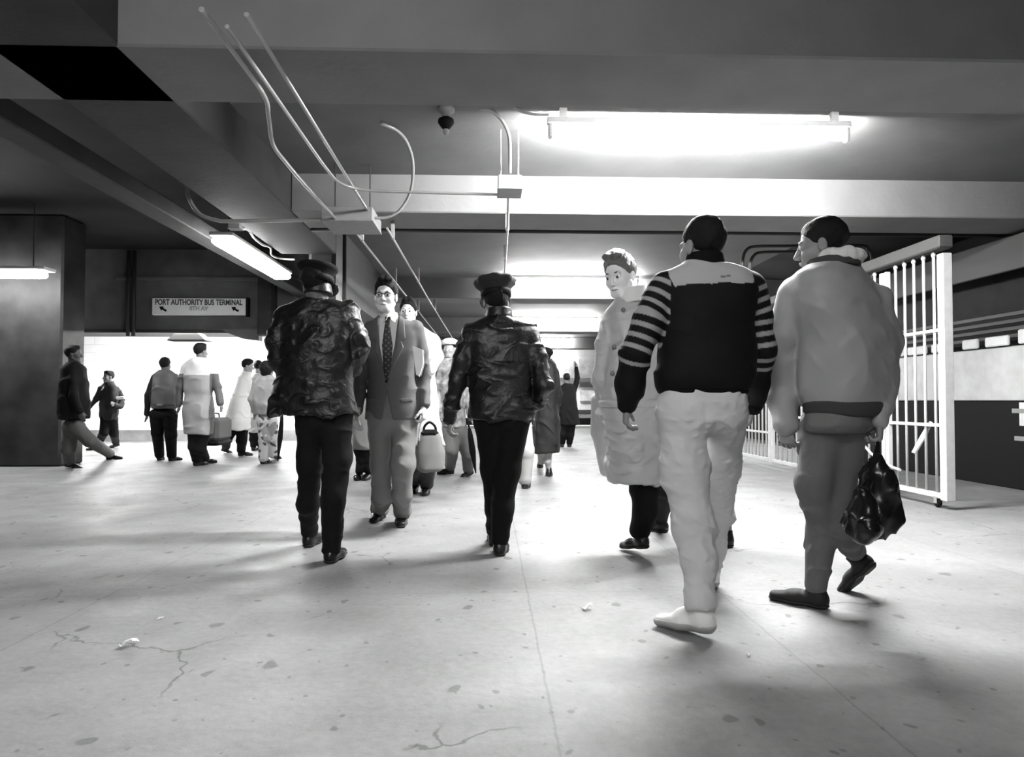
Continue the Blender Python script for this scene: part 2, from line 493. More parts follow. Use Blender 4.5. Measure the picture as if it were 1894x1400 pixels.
def struct(name, mb, m):
    o = mb.build(name, m); o['kind'] = 'structure'; return o

XL, XR, YB, YF = -11.0, 6.9, -5.0, 27.0
CEIL = 3.33; SOF = 2.94
struct('floor', MB().box(XL-.2, XR+.2, YB-.2, YF+.2, -0.2, 0), M_floor)
struct('ceiling', MB().box(-2.75, 4.6, YB-.2, YF+.2, CEIL, CEIL+.2), M_ceil)
struct('ceiling', MB().box(4.6, XR+.2, 7.0, YF+.2, CEIL, CEIL+.2), M_ceil_shade)
struct('ceiling', MB().box(4.6, XR+.2, YB-.2, 7.0, CEIL, CEIL+.2), M_ceil)
struct('ceiling', MB().box(XL-.2, -2.75, YB-.2, 13.0, 3.85, 4.05), M_ceil_shade)
struct('ceiling', MB().box(XL-.2, -2.75, 13.0, YF+.2, 2.6, 2.8), M_ceil)
struct('wall_left', MB().box(XL-.2, XL, YB, YF, 0, 4.0), M_fascia)
struct('wall_right', MB().box(XR, XR+.2, YB, YF, 0, 3.5), M_dark)
struct('wall_back', MB().box(XL, XR, YB-.2, YB, 0, 4.0), M_fascia)
struct('wall_far', MB().box(-2.0, XR, YF, YF+.2, 0, 3.5), M_tile)
# tiled wall of the side passage and its dark base course
struct('wall_passage', MB().box(XL, -3.2, 17.2, 17.4, 0.0, 2.7), M_tile)
struct('baseboard_passage', MB().box(XL, -3.2, 17.16, 17.2, 0.0, 0.27), mat('base_course', 0.2, 0.6, var=0.3, vscale=3))
# fascia over the passage mouth
struct('trim_fascia', MB().box(XL, -2.8, 12.9, 13.15, 2.30, 3.85), M_fascia)
struct('trim_fascia_edge', MB().box(XL, -2.8, 12.84, 12.9, 2.27, 2.33, .01), M_col)
struct('trim_fascia_ledge', MB().box(-7.0, -2.8, 12.82, 12.9, 3.26, 3.34, .02), M_fascia)
# beams
def beam(n, x0, x1, y0, y1, z0=SOF, z1=CEIL+.02, m=M_beam): return struct(n, MB().box(x0, x1, y0, y1, z0, z1, .012), m)
beam('beam_cross_near', XL, XR, 3.72, 4.42, SOF, 3.9)
for i, y in enumerate((6.95, 12.8, 18.9, 25.0)): beam('beam_cross', -2.03, XR, y, y+.68)
beam('beam_cross', -2.03, XR, 0.2-1.6, 0.9-1.6)
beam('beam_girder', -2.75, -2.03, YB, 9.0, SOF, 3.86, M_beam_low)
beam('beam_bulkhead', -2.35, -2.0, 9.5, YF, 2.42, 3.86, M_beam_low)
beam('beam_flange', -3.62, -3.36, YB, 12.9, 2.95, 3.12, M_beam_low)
beam('beam_header_right', 4.14, 4.28, 6.05, 11.1, 2.41, 2.53, mat('header_dark', .05, .7))
# columns
struct('column_girder', MB().box(-2.40, -2.04, 9.0, 9.5, 0, 3.86, .05), M_col)
struct('trim_post', MB().box(-4.28, -4.0, 12.6, 12.9, 2.2, 3.85, .03), M_col)
struct('column_left', MB().box(-7.9, -6.5, 10.5, 11.1, 0, 3.85, .03), mat('column_left_paint', 0.022, 0.5, bump=0.2, bscale=8, var=0.5, vscale=3))
struct('column_haunch', MB().prism([(-5.0, 2.33), (-4.28, 2.33), (-4.28, 2.12), (-4.6, 2.16), (-4.85, 2.26)], 12.7, 12.9), M_fascia)

# ------------------------------------------------------------------ fluorescent lamps
def tube_lamp(x0, x1, y, z, label, group=None, body=True, along='x', tubes=1, glow=None):
    """a batten with lamp holders and a bare tube, running along x or y"""
    c = ((x0+x1)/2, y, z) if along == 'x' else (y, (x0+x1)/2, z)
    e = empty('fluorescent_light', c, label, 'ceiling light', group)
    L = x1-x0; rot = 0 if along == 'x' else math.pi/2
    def fin(o): o.rotation_euler = (0, 0, rot)
    b = MB().box(-L/2, L/2, -.03, .03, 0, .055, .008).box(-L/2+.1, -L/2+.16, -.02, .02, .05, CEIL-z).box(L/2-.16, L/2-.1, -.02, .02, .05, CEIL-z); fin(b.build('housing', M_white, e))
    for s in (-1, 1):
        h = MB().box(s*(L/2-.03)-.018, s*(L/2-.03)+.018, -.03, .03, -.11, 0.0, .008); fin(h.build('lamp_holder', M_white, e))
    for k in range(tubes):
        yy = (k-(tubes-1)/2)*0.09
        t = MB().tube([(-L/2+.045, yy, -.075), (L/2-.045, yy, -.075)], .02, 12); fin(t.build('tube', glow or M_tube, e, smooth=True))
    return e
lampx = dict(x0=0.46, x1=2.92)
tube_lamp(0.46, 2.92, 5.32, CEIL-.13, 'long bare fluorescent tube glaring overhead in front of the nearest full beam', glow=M_tube_main)
tube_lamp(0.3, 2.8, 12.5, CEIL-.06, 'fluorescent tube hidden in the second ceiling bay, lighting the second beam')
tube_lamp(0.6, 3.0, 18.6, CEIL-.06, 'fluorescent tube in the third ceiling bay, lighting the third beam')
tube_lamp(0.6, 3.0, 24.7, CEIL-.06, 'fluorescent tube in the fourth ceiling bay near the far wall')
tube_lamp(0.4, 2.8, 26.4, CEIL-.06, 'unseen fluorescent tube added to brighten the far tiled wall')  # extra wall-wash lamp with no visible source, added to lift the far tiles
tube_lamp(-2.0, 0.4, 0.1, CEIL-.06, 'fluorescent tube behind the camera over the near walkway', glow=M_tube_weak)
tube_lamp(-1.9, 0.5, -3.4, CEIL-.06, 'second fluorescent tube behind the camera', glow=M_tube_weak)
def box_lamp(cx, cy, z, L, label, along='y', w=.27, group=None):
    e = empty('diffuser_light', (cx, cy, z), label, 'ceiling light', group)
    hx, hy = (w/2, L/2) if along == 'y' else (L/2, w/2)
    MB().box(-hx, hx, -hy, hy, 0.02, .07, .01).build('housing', M_white, e)
    MB().box(-hx*.92, hx*.92, -hy*.98, hy*.98, -.07, .02, .03).build('diffuser', M_diff, e)
    for s in (-1, 1):
        p = (0, s*hy*.8) if along == 'y' else (s*hx*.8, 0)
        MB().tube([(p[0], p[1], .07), (p[0], p[1], 3.85-z)], .008, 8).build('hanger_rod', M_metal_dk, e)
    return e
box_lamp(-3.06, 8.95, 2.86, 2.35, 'glowing enclosed fluorescent fitting hanging beside the wide girder')
box_lamp(-7.5, 9.9, 2.84, 2.4, 'glowing fitting cut by the left edge, in front of the dark column', along='x')
for i, (x, y, lb) in enumerate(((-5.9, 13.9, 'fluorescent fitting over the passage, above the man with the suitcase'), (-8.2, 14.6, 'fluorescent fitting over the passage, nearest its left side'),
                     (-4.5, 15.4, 'fluorescent fitting over the passage, nearest the tiled wall on the right'))):
    e = empty('diffuser_light', (x, y, 2.53), lb, 'ceiling light')
    MB().box(-.6, .6, -.11, .11, 0, .07, .01).build('housing', M_white, e)
    MB().box(-.57, .57, -.1, .1, -.06, 0, .02).build('diffuser', mat('passage_glow', 0.9, 0.5, emit=260.0), e)
# hanging sign box whose dark underside shows above the crowd
e = empty('light_trough', (-5.85, 13.4, 2.18), 'shallow white trough with dark underside hanging below the sign', 'light fitting')
MB().prism([(-.36, 0), (.36, 0), (.22, .13), (-.22, .13)], -.15, .15).build('trough', M_white, e)
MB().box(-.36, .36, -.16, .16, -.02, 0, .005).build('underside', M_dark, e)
for s in (-.1, .1): MB().tube([(s, 0, .13), (s, 0, .42)], .01).build('hanger_rod', M_metal_dk, e)

# ------------------------------------------------------------------ sign
def sign():
    a = J(281, 551, 12.78); b = J(454, 583, 12.78)
    w = b[0]-a[0]; h = a[2]-b[2]; cx = (a[0]+b[0])/2; cz = (a[2]+b[2])/2
    e = empty('direction_sign', (cx, 12.78, cz), 'white overhead sign reading PORT AUTHORITY BUS TERMINAL on the dark fascia', 'sign')
    MB().box(-w/2, w/2, 0, .1, -h/2, h/2, .012).build('sign_board', mat('sign_face', 0.9, 0.5, var=0.05, vscale=4), e)
    MB().box(w/2, w/2+.05, .01, .11, -h/2-.02, h/2+.02, .005).build('side_bracket', M_black, e)
    def text(s, size, z, m, width):
        c = bpy.data.curves.new('lettering', 'FONT'); c.body = s; c.size = size; c.align_x = 'CENTER'; c.align_y = 'CENTER'; c.extrude = .002; c.offset = .004
        o = bpy.data.objects.new('lettering', c); COL.objects.link(o); o.parent = e; o.location = (0, -.004, z); o.rotation_euler = (math.pi/2, 0, 0)
        c.materials.append(m)
        bpy.context.view_layer.update(); sc1 = width/max(o.dimensions[0], .01)
        me = bpy.data.meshes.new_from_object(o); bpy.data.objects.remove(o)
        o = bpy.data.objects.new('lettering', me); COL.objects.link(o); o.parent = e; o.location = (0, -.004, z); o.rotation_euler = (math.pi/2, 0, 0); o.scale = (sc1, 1, 1)
        if not me.materials: me.materials.append(m)
    ink = mat('sign_ink', 0.06, 0.6)
    text('PORT AUTHORITY BUS TERMINAL', .145, h*.24, ink, w*.93)
    text('8TH AV', .11, -h*.12, mat('sign_ink_faded', 0.42, 0.6), w*.2)
    for cx2 in (-w*.385, w*.385):
        # arrow pointing down-right to up-left
        A = np.array([cx2-.06, .04-h*.14]); B = np.array([cx2+.07, -.04-h*.14]); d = (A-B)/np.linalg.norm(A-B); n = np.array([-d[1], d[0]])
        P = [A, A-d*.07+n*.045, A-d*.07+n*.018, B+n*.018, B-n*.018, A-d*.07-n*.018, A-d*.07-n*.045]
        MB().prism([tuple(p) for p in P], -.008, .0).build('arrow', M_black, e)
sign()

# ------------------------------------------------------------------ conduits and boxes
def conduit(name, pts, r, label, m=M_metal, straps=(), smooth=6, group=None):
    c = np.array(pts[0]); e = empty(name, c, label, 'pipe', group)
    MB().tube([np.array(p)-c for p in pts], r, 10, smooth).build('pipe_run', m, e, smooth=True)
    for s in straps:
        s = np.array(s)-c; MB().box(s[0]-r*1.6, s[0]+r*1.6, s[1]-.02, s[1]+.02, s[2]-r*1.25, max(SOF-c[2], s[2]+r*1.25), .003).build('strap', m, e)
    return e
def jbox(label, x0, x1, y0, y1, z0, z1, lid=True):
    cx, cy, cz = (x0+x1)/2, (y0+y1)/2, (z0+z1)/2
    e = empty('junction_box', (cx, cy, z0), label, 'electrical box')
    MB().box(x0-cx, x1-cx, y0-cy, y1-cy, 0, z1-z0, .006).build('box_body', M_box, e)
    MB().box(x0-cx-.006, x1-cx+.006, y0-cy-.006, y1-cy+.006, -.006, .004, .003).build('cover', M_box, e)
    return e
e = jbox('large grey junction box hanging at the end of the parallel ceiling pipes', -1.58, -1.10, 6.38, 6.9, 2.70, 2.83)
for s in (-.17, .17): MB().tube([(s, 0, .13), (s, 0, .63)], .006, 8).build('hanger_rod', M_metal_dk, e)
e = jbox('small square junction box on thin rods beside the long glaring tube', .075, .275, 5.62, 5.88, 2.78, 2.895)
for s in (-.075, .075): MB().tube([(s, 0, .11), (s, 0, .55)], .006, 8).build('hanger_rod', M_metal, e)
zc = 2.765
conduit('conduit', [(-1.15, 3.2, 2.83), (-1.15, 6.40, 2.80)], .012, 'straight pipe running from the top edge to the large box, rightmost of three', smooth=0)
conduit('conduit', [(-1.36, 3.2, 2.85), (-1.36, 4.05, 2.85), (-1.40, 4.3, 2.80), (-1.45, 4.55, 2.72), (-1.45, 4.85, 2.70), (-1.45, 5.4, 2.70), (-1.45, 6.40, 2.72)], .014,
        'pipe with an S-bend running into the large box, leftmost of three')
conduit('conduit', [(-1.24, 3.2, 2.77), (-1.24, 4.4, zc), (-1.235, 5.2, zc), (-1.2, 5.5, zc), (-1.05, 5.66, zc), (-.8, 5.70, zc), (-.3, 5.73, zc), (.08, 5.75, zc)], .011,
        'pipe from the top edge bending right to the small box, middle of three')
conduit('conduit', [(-2.86, 6.45, 3.5), (-2.86, 6.45, 3.05), (-2.83, 6.45, 2.9), (-2.74, 6.45, 2.77), (-2.58, 6.45, 2.71), (-2.4, 6.45, 2.70), (-1.57, 6.45, 2.72)], .018,
        'bright curved pipe hooking under the wide girder to the large box')
conduit('conduit', [J(688, 403, 6.5), J(715, 402, 6.5), J(738, 390, 6.48), J(755, 365, 6.42), J(763, 335, 6.3), J(763, 295, 6.1), J(752, 262, 5.9), J(735, 242, 5.72), J(712, 231, 5.62), J(703, 229, 5.61)], .014,
        'pipe sweeping in a wide arc from the large box up to the ceiling')
conduit('conduit', [J(943, 320, 5.74), J(943, 280, 5.62), J(941, 250, 5.5), J(930, 225, 5.4), J(912, 208, 5.36), J(890, 201, 5.37), J(863, 201, 5.4)], .015,
        'pipe curving from the small box up to the ceiling')
conduit('conduit', [J(920, 189, 5.32), J(945, 195, 5.32), J(965, 206, 5.32), J(985, 211, 5.3), J(1016, 212, 5.3)], .011,
        'short pipe feeding the left end of the long glaring tube')
conduit('conduit', [(.17, 5.88, 2.80), (.19, 7.0, 2.79), (.205, 8.4, 2.76), (.22, 9.9, 2.76), (.22, 12.7, 2.76)], .013,
        'pipe running away from the small box toward the far end', straps=[(.19, 7.0, 2.79), (.2, 8.4, 2.76)])
conduit('conduit', [(-1.38, 6.9, 2.74), (-1.36, 12.0, 2.72), (-1.36, 20.0, 2.72)], .012, 'receding pipe under the beams left of its twin, beyond the large box', smooth=0,
        straps=[(-1.37, 7.3, 2.74), (-1.36, 13.0, 2.72), (-1.37, 9.9, 2.73)])
conduit('conduit', [(-1.04, 6.9, 2.76), (-1.04, 12.0, 2.74), (-1.0, 20.0, 2.72)], .012, 'receding pipe under the beams right of its twin, beyond the large box', smooth=0,
        straps=[(-1.04, 7.3, 2.76), (-1.04, 13.0, 2.74), (-1.04, 9.9, 2.75)])
conduit('conduit', [(-2.03, 7.76, 2.955), (XR, 7.76, 2.955)], .022, 'black pipe running across behind the nearest full beam', M_metal_dk, smooth=0)
for dx in (0, .11):
    conduit('conduit', [J(1373+dx*130, 500, 8.5), J(1374+dx*130, 478+dx*60, 8.5), J(1380+dx*130, 463+dx*90, 8.5), J(1396+dx*100, 456+dx*100, 8.5), J(1450, 455+dx*100, 8.5), J(1585, 454+dx*100, 8.5), J(1606-dx*130, 462+dx*90, 8.5), J(1613-dx*130, 480+dx*60, 8.5), J(1613-dx*130, 540, 8.5)],
            .02, 'outer black pipe bent down at both ends behind the two men on the right' if dx == 0 else 'inner black pipe bent down at both ends behind the two men on the right', M_metal_dk)
for x, w in ((-6.72, 'left'), (-6.62, 'right')):
    conduit('drain_pipe', [(x, 12.8, 3.8), (x, 12.8, 2.2)], .035, w + ' one of two dark vertical drain pipes on the fascia beside the sign', M_metal_dk, smooth=0, group='paired drain pipes')
# small box and flexible lead on the girder edge feeding the enclosed fitting
e = jbox('small white box on the girder edge above the enclosed fitting', -2.72, -2.60, 7.1, 7.2, 2.80, 2.86)
conduit('flexible_lead', [J(442, 424, 7.2), J(455, 424, 7.3), J(463, 430, 7.4), J(470, 440, 7.8), J(485, 452, 8.2), J(500, 458, 8.6), J(503, 472, 8.8), J(520, 478, 9.0), J(545, 480, 9.0)], .012,
        'white flexible lead drooping from the girder to the enclosed fitting', M_white)
# ceiling speaker / detector
c = J(825, 196, 5.33)
e = empty('ceiling_detector', (c[0], 5.33, CEIL), 'black round detector hanging from the ceiling left of the curved pipe', 'ceiling device')
MB().lathe([(.07, 0), (.07, -.03), (.035, -.05), (.035, -.09)], (0, 0, 0), 20).build('mount', M_box, e, smooth=True)
MB().lathe([(.03, -.08), (.062, -.10), (.065, -.125), (.04, -.16), (.02, -.18)], (0, 0, 0), 20).build('housing', M_black, e, smooth=True)
MB().lathe([(.02, -.17), (.026, -.19), (.018, -.215), (.004, -.225)], (0, 0, 0), 14).build('lens', mat('lens', 0.4, 0.2), e, smooth=True)

# ------------------------------------------------------------------ the railing and gate on the right
def gate(y0, y1, x, z1, label, rails, nb, wheel=False, z0=.12, post0=.05, post1=.05):
    e = empty('barred_gate', (x, (y0+y1)/2, 0), label, 'gate'); cy = (y0+y1)/2
    for (y, w) in ((y0, post0), (y1, post1)):
        MB().box(-w/2, w/2, y-cy-w/2, y-cy+w/2, z0-.04, z1+.02, .006).build('post', M_rail, e)
    for z in rails: MB().box(-.016, .016, y0-cy, y1-cy, z-.016, z+.016, .004).build('rail', M_rail, e)
    MB().box(-.025, .025, y0-cy, y1-cy, z0-.03, z0+.02, .004).build('bottom_rail', M_rail, e)
    for i in range(nb):
        y = y0-cy+(i+1)*(y1-y0)/(nb+1)
        MB().tube([(0, y, z0), (0, y, z1+.03)], .0135, 10).build('bar', M_rail, e, smooth=True)
        MB().lathe([(.018, 0), (.022, .02), (.012, .045), (.003, .055)], (0, y, z1+.02), 10).build('bar_tip', M_rail, e, smooth=True)
    if wheel:
        yy = y0-cy+.14
        w = MB().lathe([(.02, -.016), (.042, -.014), (.046, 0), (.042, .014), (.02, .016)], (0, yy, .047), 20, ax=np.array([[0, 1, 0], [0, 0, 1], [1, 0, 0.]])).build('caster_wheel', M_black, e, smooth=True)
        MB().box(-.03, .03, yy-.03, yy+.03, .085, .105, .004).build('caster_plate', M_metal, e)
        for s in (-1, 1): MB().box(s*.026-.004, s*.026+.004, yy-.02, yy+.02, .04, .09, .002).build('caster_fork', M_metal, e)
    return e
gate(6.08, 6.98, 4.21, 2.34, 'white barred gate with caster wheel, nearest and at the right edge', (1.66, .77), 5, True, post0=.09)
gate(7.06, 8.25, 4.21, 2.34, 'white barred railing panel next beyond the wheeled gate', (1.66, .77), 7)
gate(8.35, 9.9, 4.21, 2.34, 'white barred railing panel behind the man in the pale bomber jacket', (1.66, .77), 9)
gate(10.0, 11.1, 4.21, 2.34, 'white barred railing panel farthest along, behind the striped jacket man', (.52,), 7)
# metal chain loop hanging at the gate meeting
e = empty('cable_loop', (4.15, 7.1, .3), 'pale cable hanging in a low curve across the gate bars', 'cable')
MB().tube([(0, -.4, .0), (0, -.2, .03), (0, .1, .12), (0, .5, .36), (.0, .7, .5)], .014, 10, 6).build('cable', M_rail, e, smooth=True)
# rolled paper wedged in the bars
a = J(1690, 838, 6.45); b = J(1722, 780, 6.4)
e = empty('paper_roll', a, 'white rolled paper stuck diagonally through the gate bars', 'paper')
MB().tube([(0, 0, 0), (b-a)*.5+np.array([.004, 0, 0]), b-a], [.022, .026, .018], 12).build('rolled_sheet', M_paper, e, smooth=True)
# news kiosk behind the bars
def kiosk():
    e = empty('news_kiosk', (6.3, 10.0, 0), 'dark news kiosk with a white display band behind the barred gate', 'kiosk')
    MB().box(-.0, .5, -3.0, 1.4, 0, 2.9).build('back_wall', M_dark, e)
    MB().box(-.35, .0, -3.0, 1.4, 0, 1.0, .01).build('counter', M_black, e)
    MB().box(-.38, -.30, -3.0, 1.4, 1.0, 1.62, .01).build('display_band', mat('display_band', 0.55, 0.5, var=0.12, vscale=6), e)
    for k in range(4): MB().box(-.2, -.17, -3.0, 1.4, 1.74+k*.085, 1.78+k*.085).build('slat', mat('slat_grey', 0.06, 0.5), e)
    MB().box(-.3, -.26, -3.0, 1.4, 2.5, 2.9, .01).build('header', mat('kiosk_header', 0.05, 0.6), e)
    MB().box(-.36, -.352, -2.9, -2.62, .72, .98, .002).build('notice', M_paper, e)
    for k, (y, z) in enumerate(((-2.75, .55), (-2.72, .86))):
        MB().box(-.365, -.352, y, y+.2, z, z+.05, .002).build('label_strip', mat('label_grey', 0.3, 0.6), e)
kiosk()
rs = np.random.RandomState(4)
for i in range(9):
    y = 6.95+i*.48; z = 1.60+rs.uniform(-.03, .04); w = rs.uniform(.13, .2)
    o = MB().box(5.86, 5.90, y, y+w*2, 1.63, 1.63+.1+rs.uniform(0, .06), .012).build('magazine_bundle', M_paper)
    tag(o, 'white bundle of papers standing on the kiosk display band', 'papers', 'papers along the kiosk band')
# bright poster wall past the kiosk
o = MB().box(6.2, 6.3, 11.6, 16.0, .9, 3.0, .01).build('advertising_panel', mat('panel_white', 0.8, 0.5, var=0.15, vscale=3)); tag(o, 'bright white advertising panel beyond the kiosk, behind the railing', 'panel')
tube_lamp(13.7, 16.1, 5.7, 3.05, 'fluorescent tube lighting the advertising panel behind the railing', along='y')

# ------------------------------------------------------------------ far end
o = MB().box(-1.9, 6.0, 25.2, 26.0, 0, .34, .02).build('bench_ledge', M_dark); tag(o, 'long low dark ledge along the far wall', 'ledge')
o = MB().box(-1.9, 6.0, 24.3, 25.0, 0, .10, .01).build('step', mat('step', 0.6, 0.6)); tag(o, 'pale low step before the far wall', 'step')
rs = np.random.RandomState(7)
for i, (px0, px1, py0, py1, t, lb) in enumerate(((1030, 1062, 668, 700, .55, 'pale poster high on the far wall, left of the others'), (1070, 1100, 664, 700, .7, 'wide white poster high on the far wall'),
        (1072, 1104, 706, 716, .12, 'thin dark handrail strip on the far wall'), (1072, 1100, 722, 742, .6, 'grey notice low on the far wall'),
        (1066, 1104, 758, 766, .05, 'dark counter edge on the far wall'))):
    a = J(px0, py0, 26.9); b = J(px1, py1, 26.9)
    o = MB().box(a[0], b[0], 26.86, 26.98, b[2], a[2], .01).build('wall_poster' if t > .2 else 'wall_rail', mat('poster_%d' % i, t, 0.6, var=0.25, vscale=5)); tag(o, lb, 'poster' if t > .2 else 'rail')

# ------------------------------------------------------------------ litter on the floor
def scrap(px, py, w, label, seed, m=M_paper):
    c = G(px, py); r = np.random.RandomState(seed); n = 9; V = []; Fc = []
    for i in range(n):
        for j in range(n):
            u, v = i/(n-1)-.5, j/(n-1)-.5
            z = .006+.018*abs(math.sin(3*u+seed)+math.cos(4*v*u+seed))*w/.08 + r.uniform(0, .004)
            V.append((c[0]+u*w*(1+.3*v), c[1]+v*w*.7+.01*math.sin(6*u), z))
    for i in range(n-1):
        for j in range(n-1): k = i*n+j; Fc.append((k, k+n, k+n+1, k+1))
    o = link('paper_scrap', V, Fc, m, smooth=False, root=c); o.location = tuple(c)
    md = o.modifiers.new('thickness', 'SOLIDIFY'); md.thickness = .002
    tag(o, label, 'litter')
scrap(238, 1196, .06, 'crumpled white scrap on the floor near the lower left corner', 1)
scrap(297, 1146, .02, 'tiny white scrap above the crumpled one on the left floor', 2)
scrap(1086, 1127, .05, 'flat pale scrap on the floor beside the white sneaker', 3, mat('scrap_grey', .6, .8))
scrap(1385, 1214, .018, 'tiny pale scrap on the floor behind the white sneaker', 5)
# ================================================================== PEOPLE: building blocks
def unit(v): v = np.array(v, float); return v/(np.linalg.norm(v)+1e-12)
def frame(fwd, up=(0, 0, 1), tilt=0.0):
    """rows: right (person's left is -), forward, up"""
    f = unit(fwd); u = np.array(up, float); u = unit(u - f*np.dot(u, f)); r = np.cross(f, u)
    if tilt:
        r2 = r*math.cos(tilt)+u*math.sin(tilt); u = -r*math.sin(tilt)+u*math.cos(tilt); r = r2
    return np.array([r, f, u])
def head_body(b, c, Rm, s=1.0, female=False, detail=True):
    """adds a head with face, ears and nose to body b; c = head centre, eye level"""
    def L(x, y, z): return np.array(c)+s*(x*Rm[0]+y*Rm[1]+z*Rm[2])
    def E(x, y, z, r, k=0.012, R=Rm): b.u(Ell(L(x, y, z), [q*s for q in r], R), k)
    E(0, -.016, .032, (.073, .094, .088), .0)
    E(0, .018, -.035, (.058, .068, .078), .03)
    E(0, .050, -.088, (.030, .030, .026), .03)
    for q in (-1, 1):
        E(q*.036, .050, -.030, (.026, .030, .028), .02)
        b.u(Cone(L(q*.055, .0, -.055), L(q*.022, .06, -.1), .018*s, .016*s), .02)
    if not detail:
        b.u(Cone(L(0, .085, -.002), L(0, .104, -.036), .009*s, .013*s), .012)
        for q in (-1, 1): E(q*.075, -.008, -.012, (.011, .02, .03), .008)
        return
    b.u(Cone(L(-.034, .075, .016), L(.034, .075, .016), .013*s, .013*s), .012)
    for q in (-1, 1): b.sub(Ell(L(q*.031, .096, -.004), [.019*s, .016*s, .0125*s], Rm), .012)
    for q in (-1, 1):
        E(q*.031, .072, -.002, (.0165, .014, .0135), .004)
    b.u(Cone(L(0, .084, .008), L(0, .106, -.034), .0075*s, .0115*s), .010)
    for q in (-1, 1): E(q*.012, .093, -.038, (.0085, .010, .008), .006)
    b.u(Cone(L(-.018, .079, -.066), L(0, .088, -.064), .005*s, .007*s), .005); b.u(Cone(L(.018, .079, -.066), L(0, .088, -.064), .005*s, .007*s), .005)
    b.u(Cone(L(-.014, .079, -.076), L(.014, .079, -.076), .0065*s, .0065*s), .005)
    b.sub(Cone(L(-.022, .089, -.0705), L(.022, .089, -.0705), .0022*s, .0022*s), .003)
    for q in (-1, 1):
        R2 = frame(unit(Rm[1]*.9 - q*Rm[0]*.0), Rm[2])
        b.u(Ell(L(q*.077, -.008, -.010), [.009*s, .020*s, .032*s], Rm), .006)
        b.sub(Ell(L(q*.088, -.004, -.006), [.008*s, .011*s, .018*s], Rm), .004)
def face_parts(root, rl, c, Rm, s, brow=0.03, lips=0.25, eyes=True):
    def L(x, y, z): return np.array(c)+s*(x*Rm[0]+y*Rm[1]+z*Rm[2])
    for q in (-1, 1):
        V = []; Fc = []; n = 14; cc = L(q*.031, .0735, -.003); r = .0135*s
        for i in range(n+1):
            for k in range(n*2):
                a = math.pi*i/n; t = math.pi*k/n
                V.append(cc + r*(math.cos(a)*Rm[1] + math.sin(a)*(math.cos(t)*Rm[0]+math.sin(t)*Rm[2])))
        for i in range(n):
            for k in range(n*2):
                l = (k+1) % (n*2); Fc.append((i*n*2+k, (i+1)*n*2+k, (i+1)*n*2+l, i*n*2+l))
        tn = [(.02 if math.degrees(math.pi*(j//(n*2))/n) < 30 else .5) for j in range(len(V))]
        link('eye', V, Fc, mat('eyeball', .5, .15, tone=True), root, tone=tn, root=rl)
        MB().tube([L(q*.015, .084, .018), L(q*.031, .0845, .023), L(q*.048, .073, .018)], [.003*s, .0045*s, .002*s], 8, 4).build('eyebrow', mat('brow_%d' % int(brow*100), brow, .8), root, rl, True)
    MB().tube([L(-.022, .080, -.0705), L(-.008, .0885, -.069), L(0, .0895, -.0705), L(.008, .0885, -.069), L(.022, .080, -.0705)], [.0015*s, .0045*s, .0048*s, .0045*s, .0015*s], 8, 4).build('lips', mat('lips_%d' % int(lips*100), lips, .5), root, rl, True)
def hair_part(root, rl, c, Rm, m, s=1.0, style='short', h=.004, seed=0):
    def L(x, y, z): return np.array(c)+s*(x*Rm[0]+y*Rm[1]+z*Rm[2])
    g = {'short': .010, 'cropped': .006, 'full': .013, 'bob': .024}[style]
    b = Body(); b.u(Ell(L(0, -.018, .036), [(.073+g)*s, (.094+g)*s, (.088+g)*s], Rm), 0)
    if style == 'full':
        for x, y, z, r in ((-.025, .045, .112, .034), (.02, .05, .113, .034), (0, .01, .118, .05)): b.u(Ell(L(x, y, z), [r*s, r*s, r*.7*s], Rm), .02)
    if style == 'short': b.u(Ell(L(0, .035, .105), [.05*s, .04*s, .022*s], Rm), .02)
    if style == 'bob': b.u(Ell(L(0, -.03, -.03), [.088*s, .075*s, .09*s], Rm), .03)
    cc = np.array(c, f32); R3 = Rm.astype(f32)
    sl, of = {'short': (.85, -.005), 'cropped': (.85, -.012), 'full': (.80, -.005), 'bob': (1.5, -.05)}[style]
    def cut(P):
        q = (P-cc) @ R3.T/s
        line = of + sl*q[..., 1] + (.010-1.1*np.clip(np.abs(q[..., 0])-.034, 0, .05))*np.clip(q[..., 1]/.04, 0, 1)
        line = np.where(q[..., 1] < -.02, np.maximum(line, -.10 if style != 'bob' else -.12), line)
        # sideburn
        return ((line - q[..., 2])*.75*s).astype(f32)
    b.inter(Fn(cut), .006)
    def thin(P):
        q = (P-cc) @ R3.T/s
        dd = q[..., 2]-(of+sl*q[..., 1])
        return (-(g*.75)*np.exp(-np.clip(dd, 0, 1)/.014)*s*(q[..., 1] > -.06)).astype(f32)
    if style != 'bob': b.add(thin)
    b.add(folds(.006 if style in ('full', 'bob') else .0025, 160 if style != 'cropped' else 260, Rm[0]+.3*Rm[2], seed, 1.5, 1.0))
    b.add(lumps(.003, 60, seed+1))
    return emit_body(b, 'hair', m, root, rl, h)
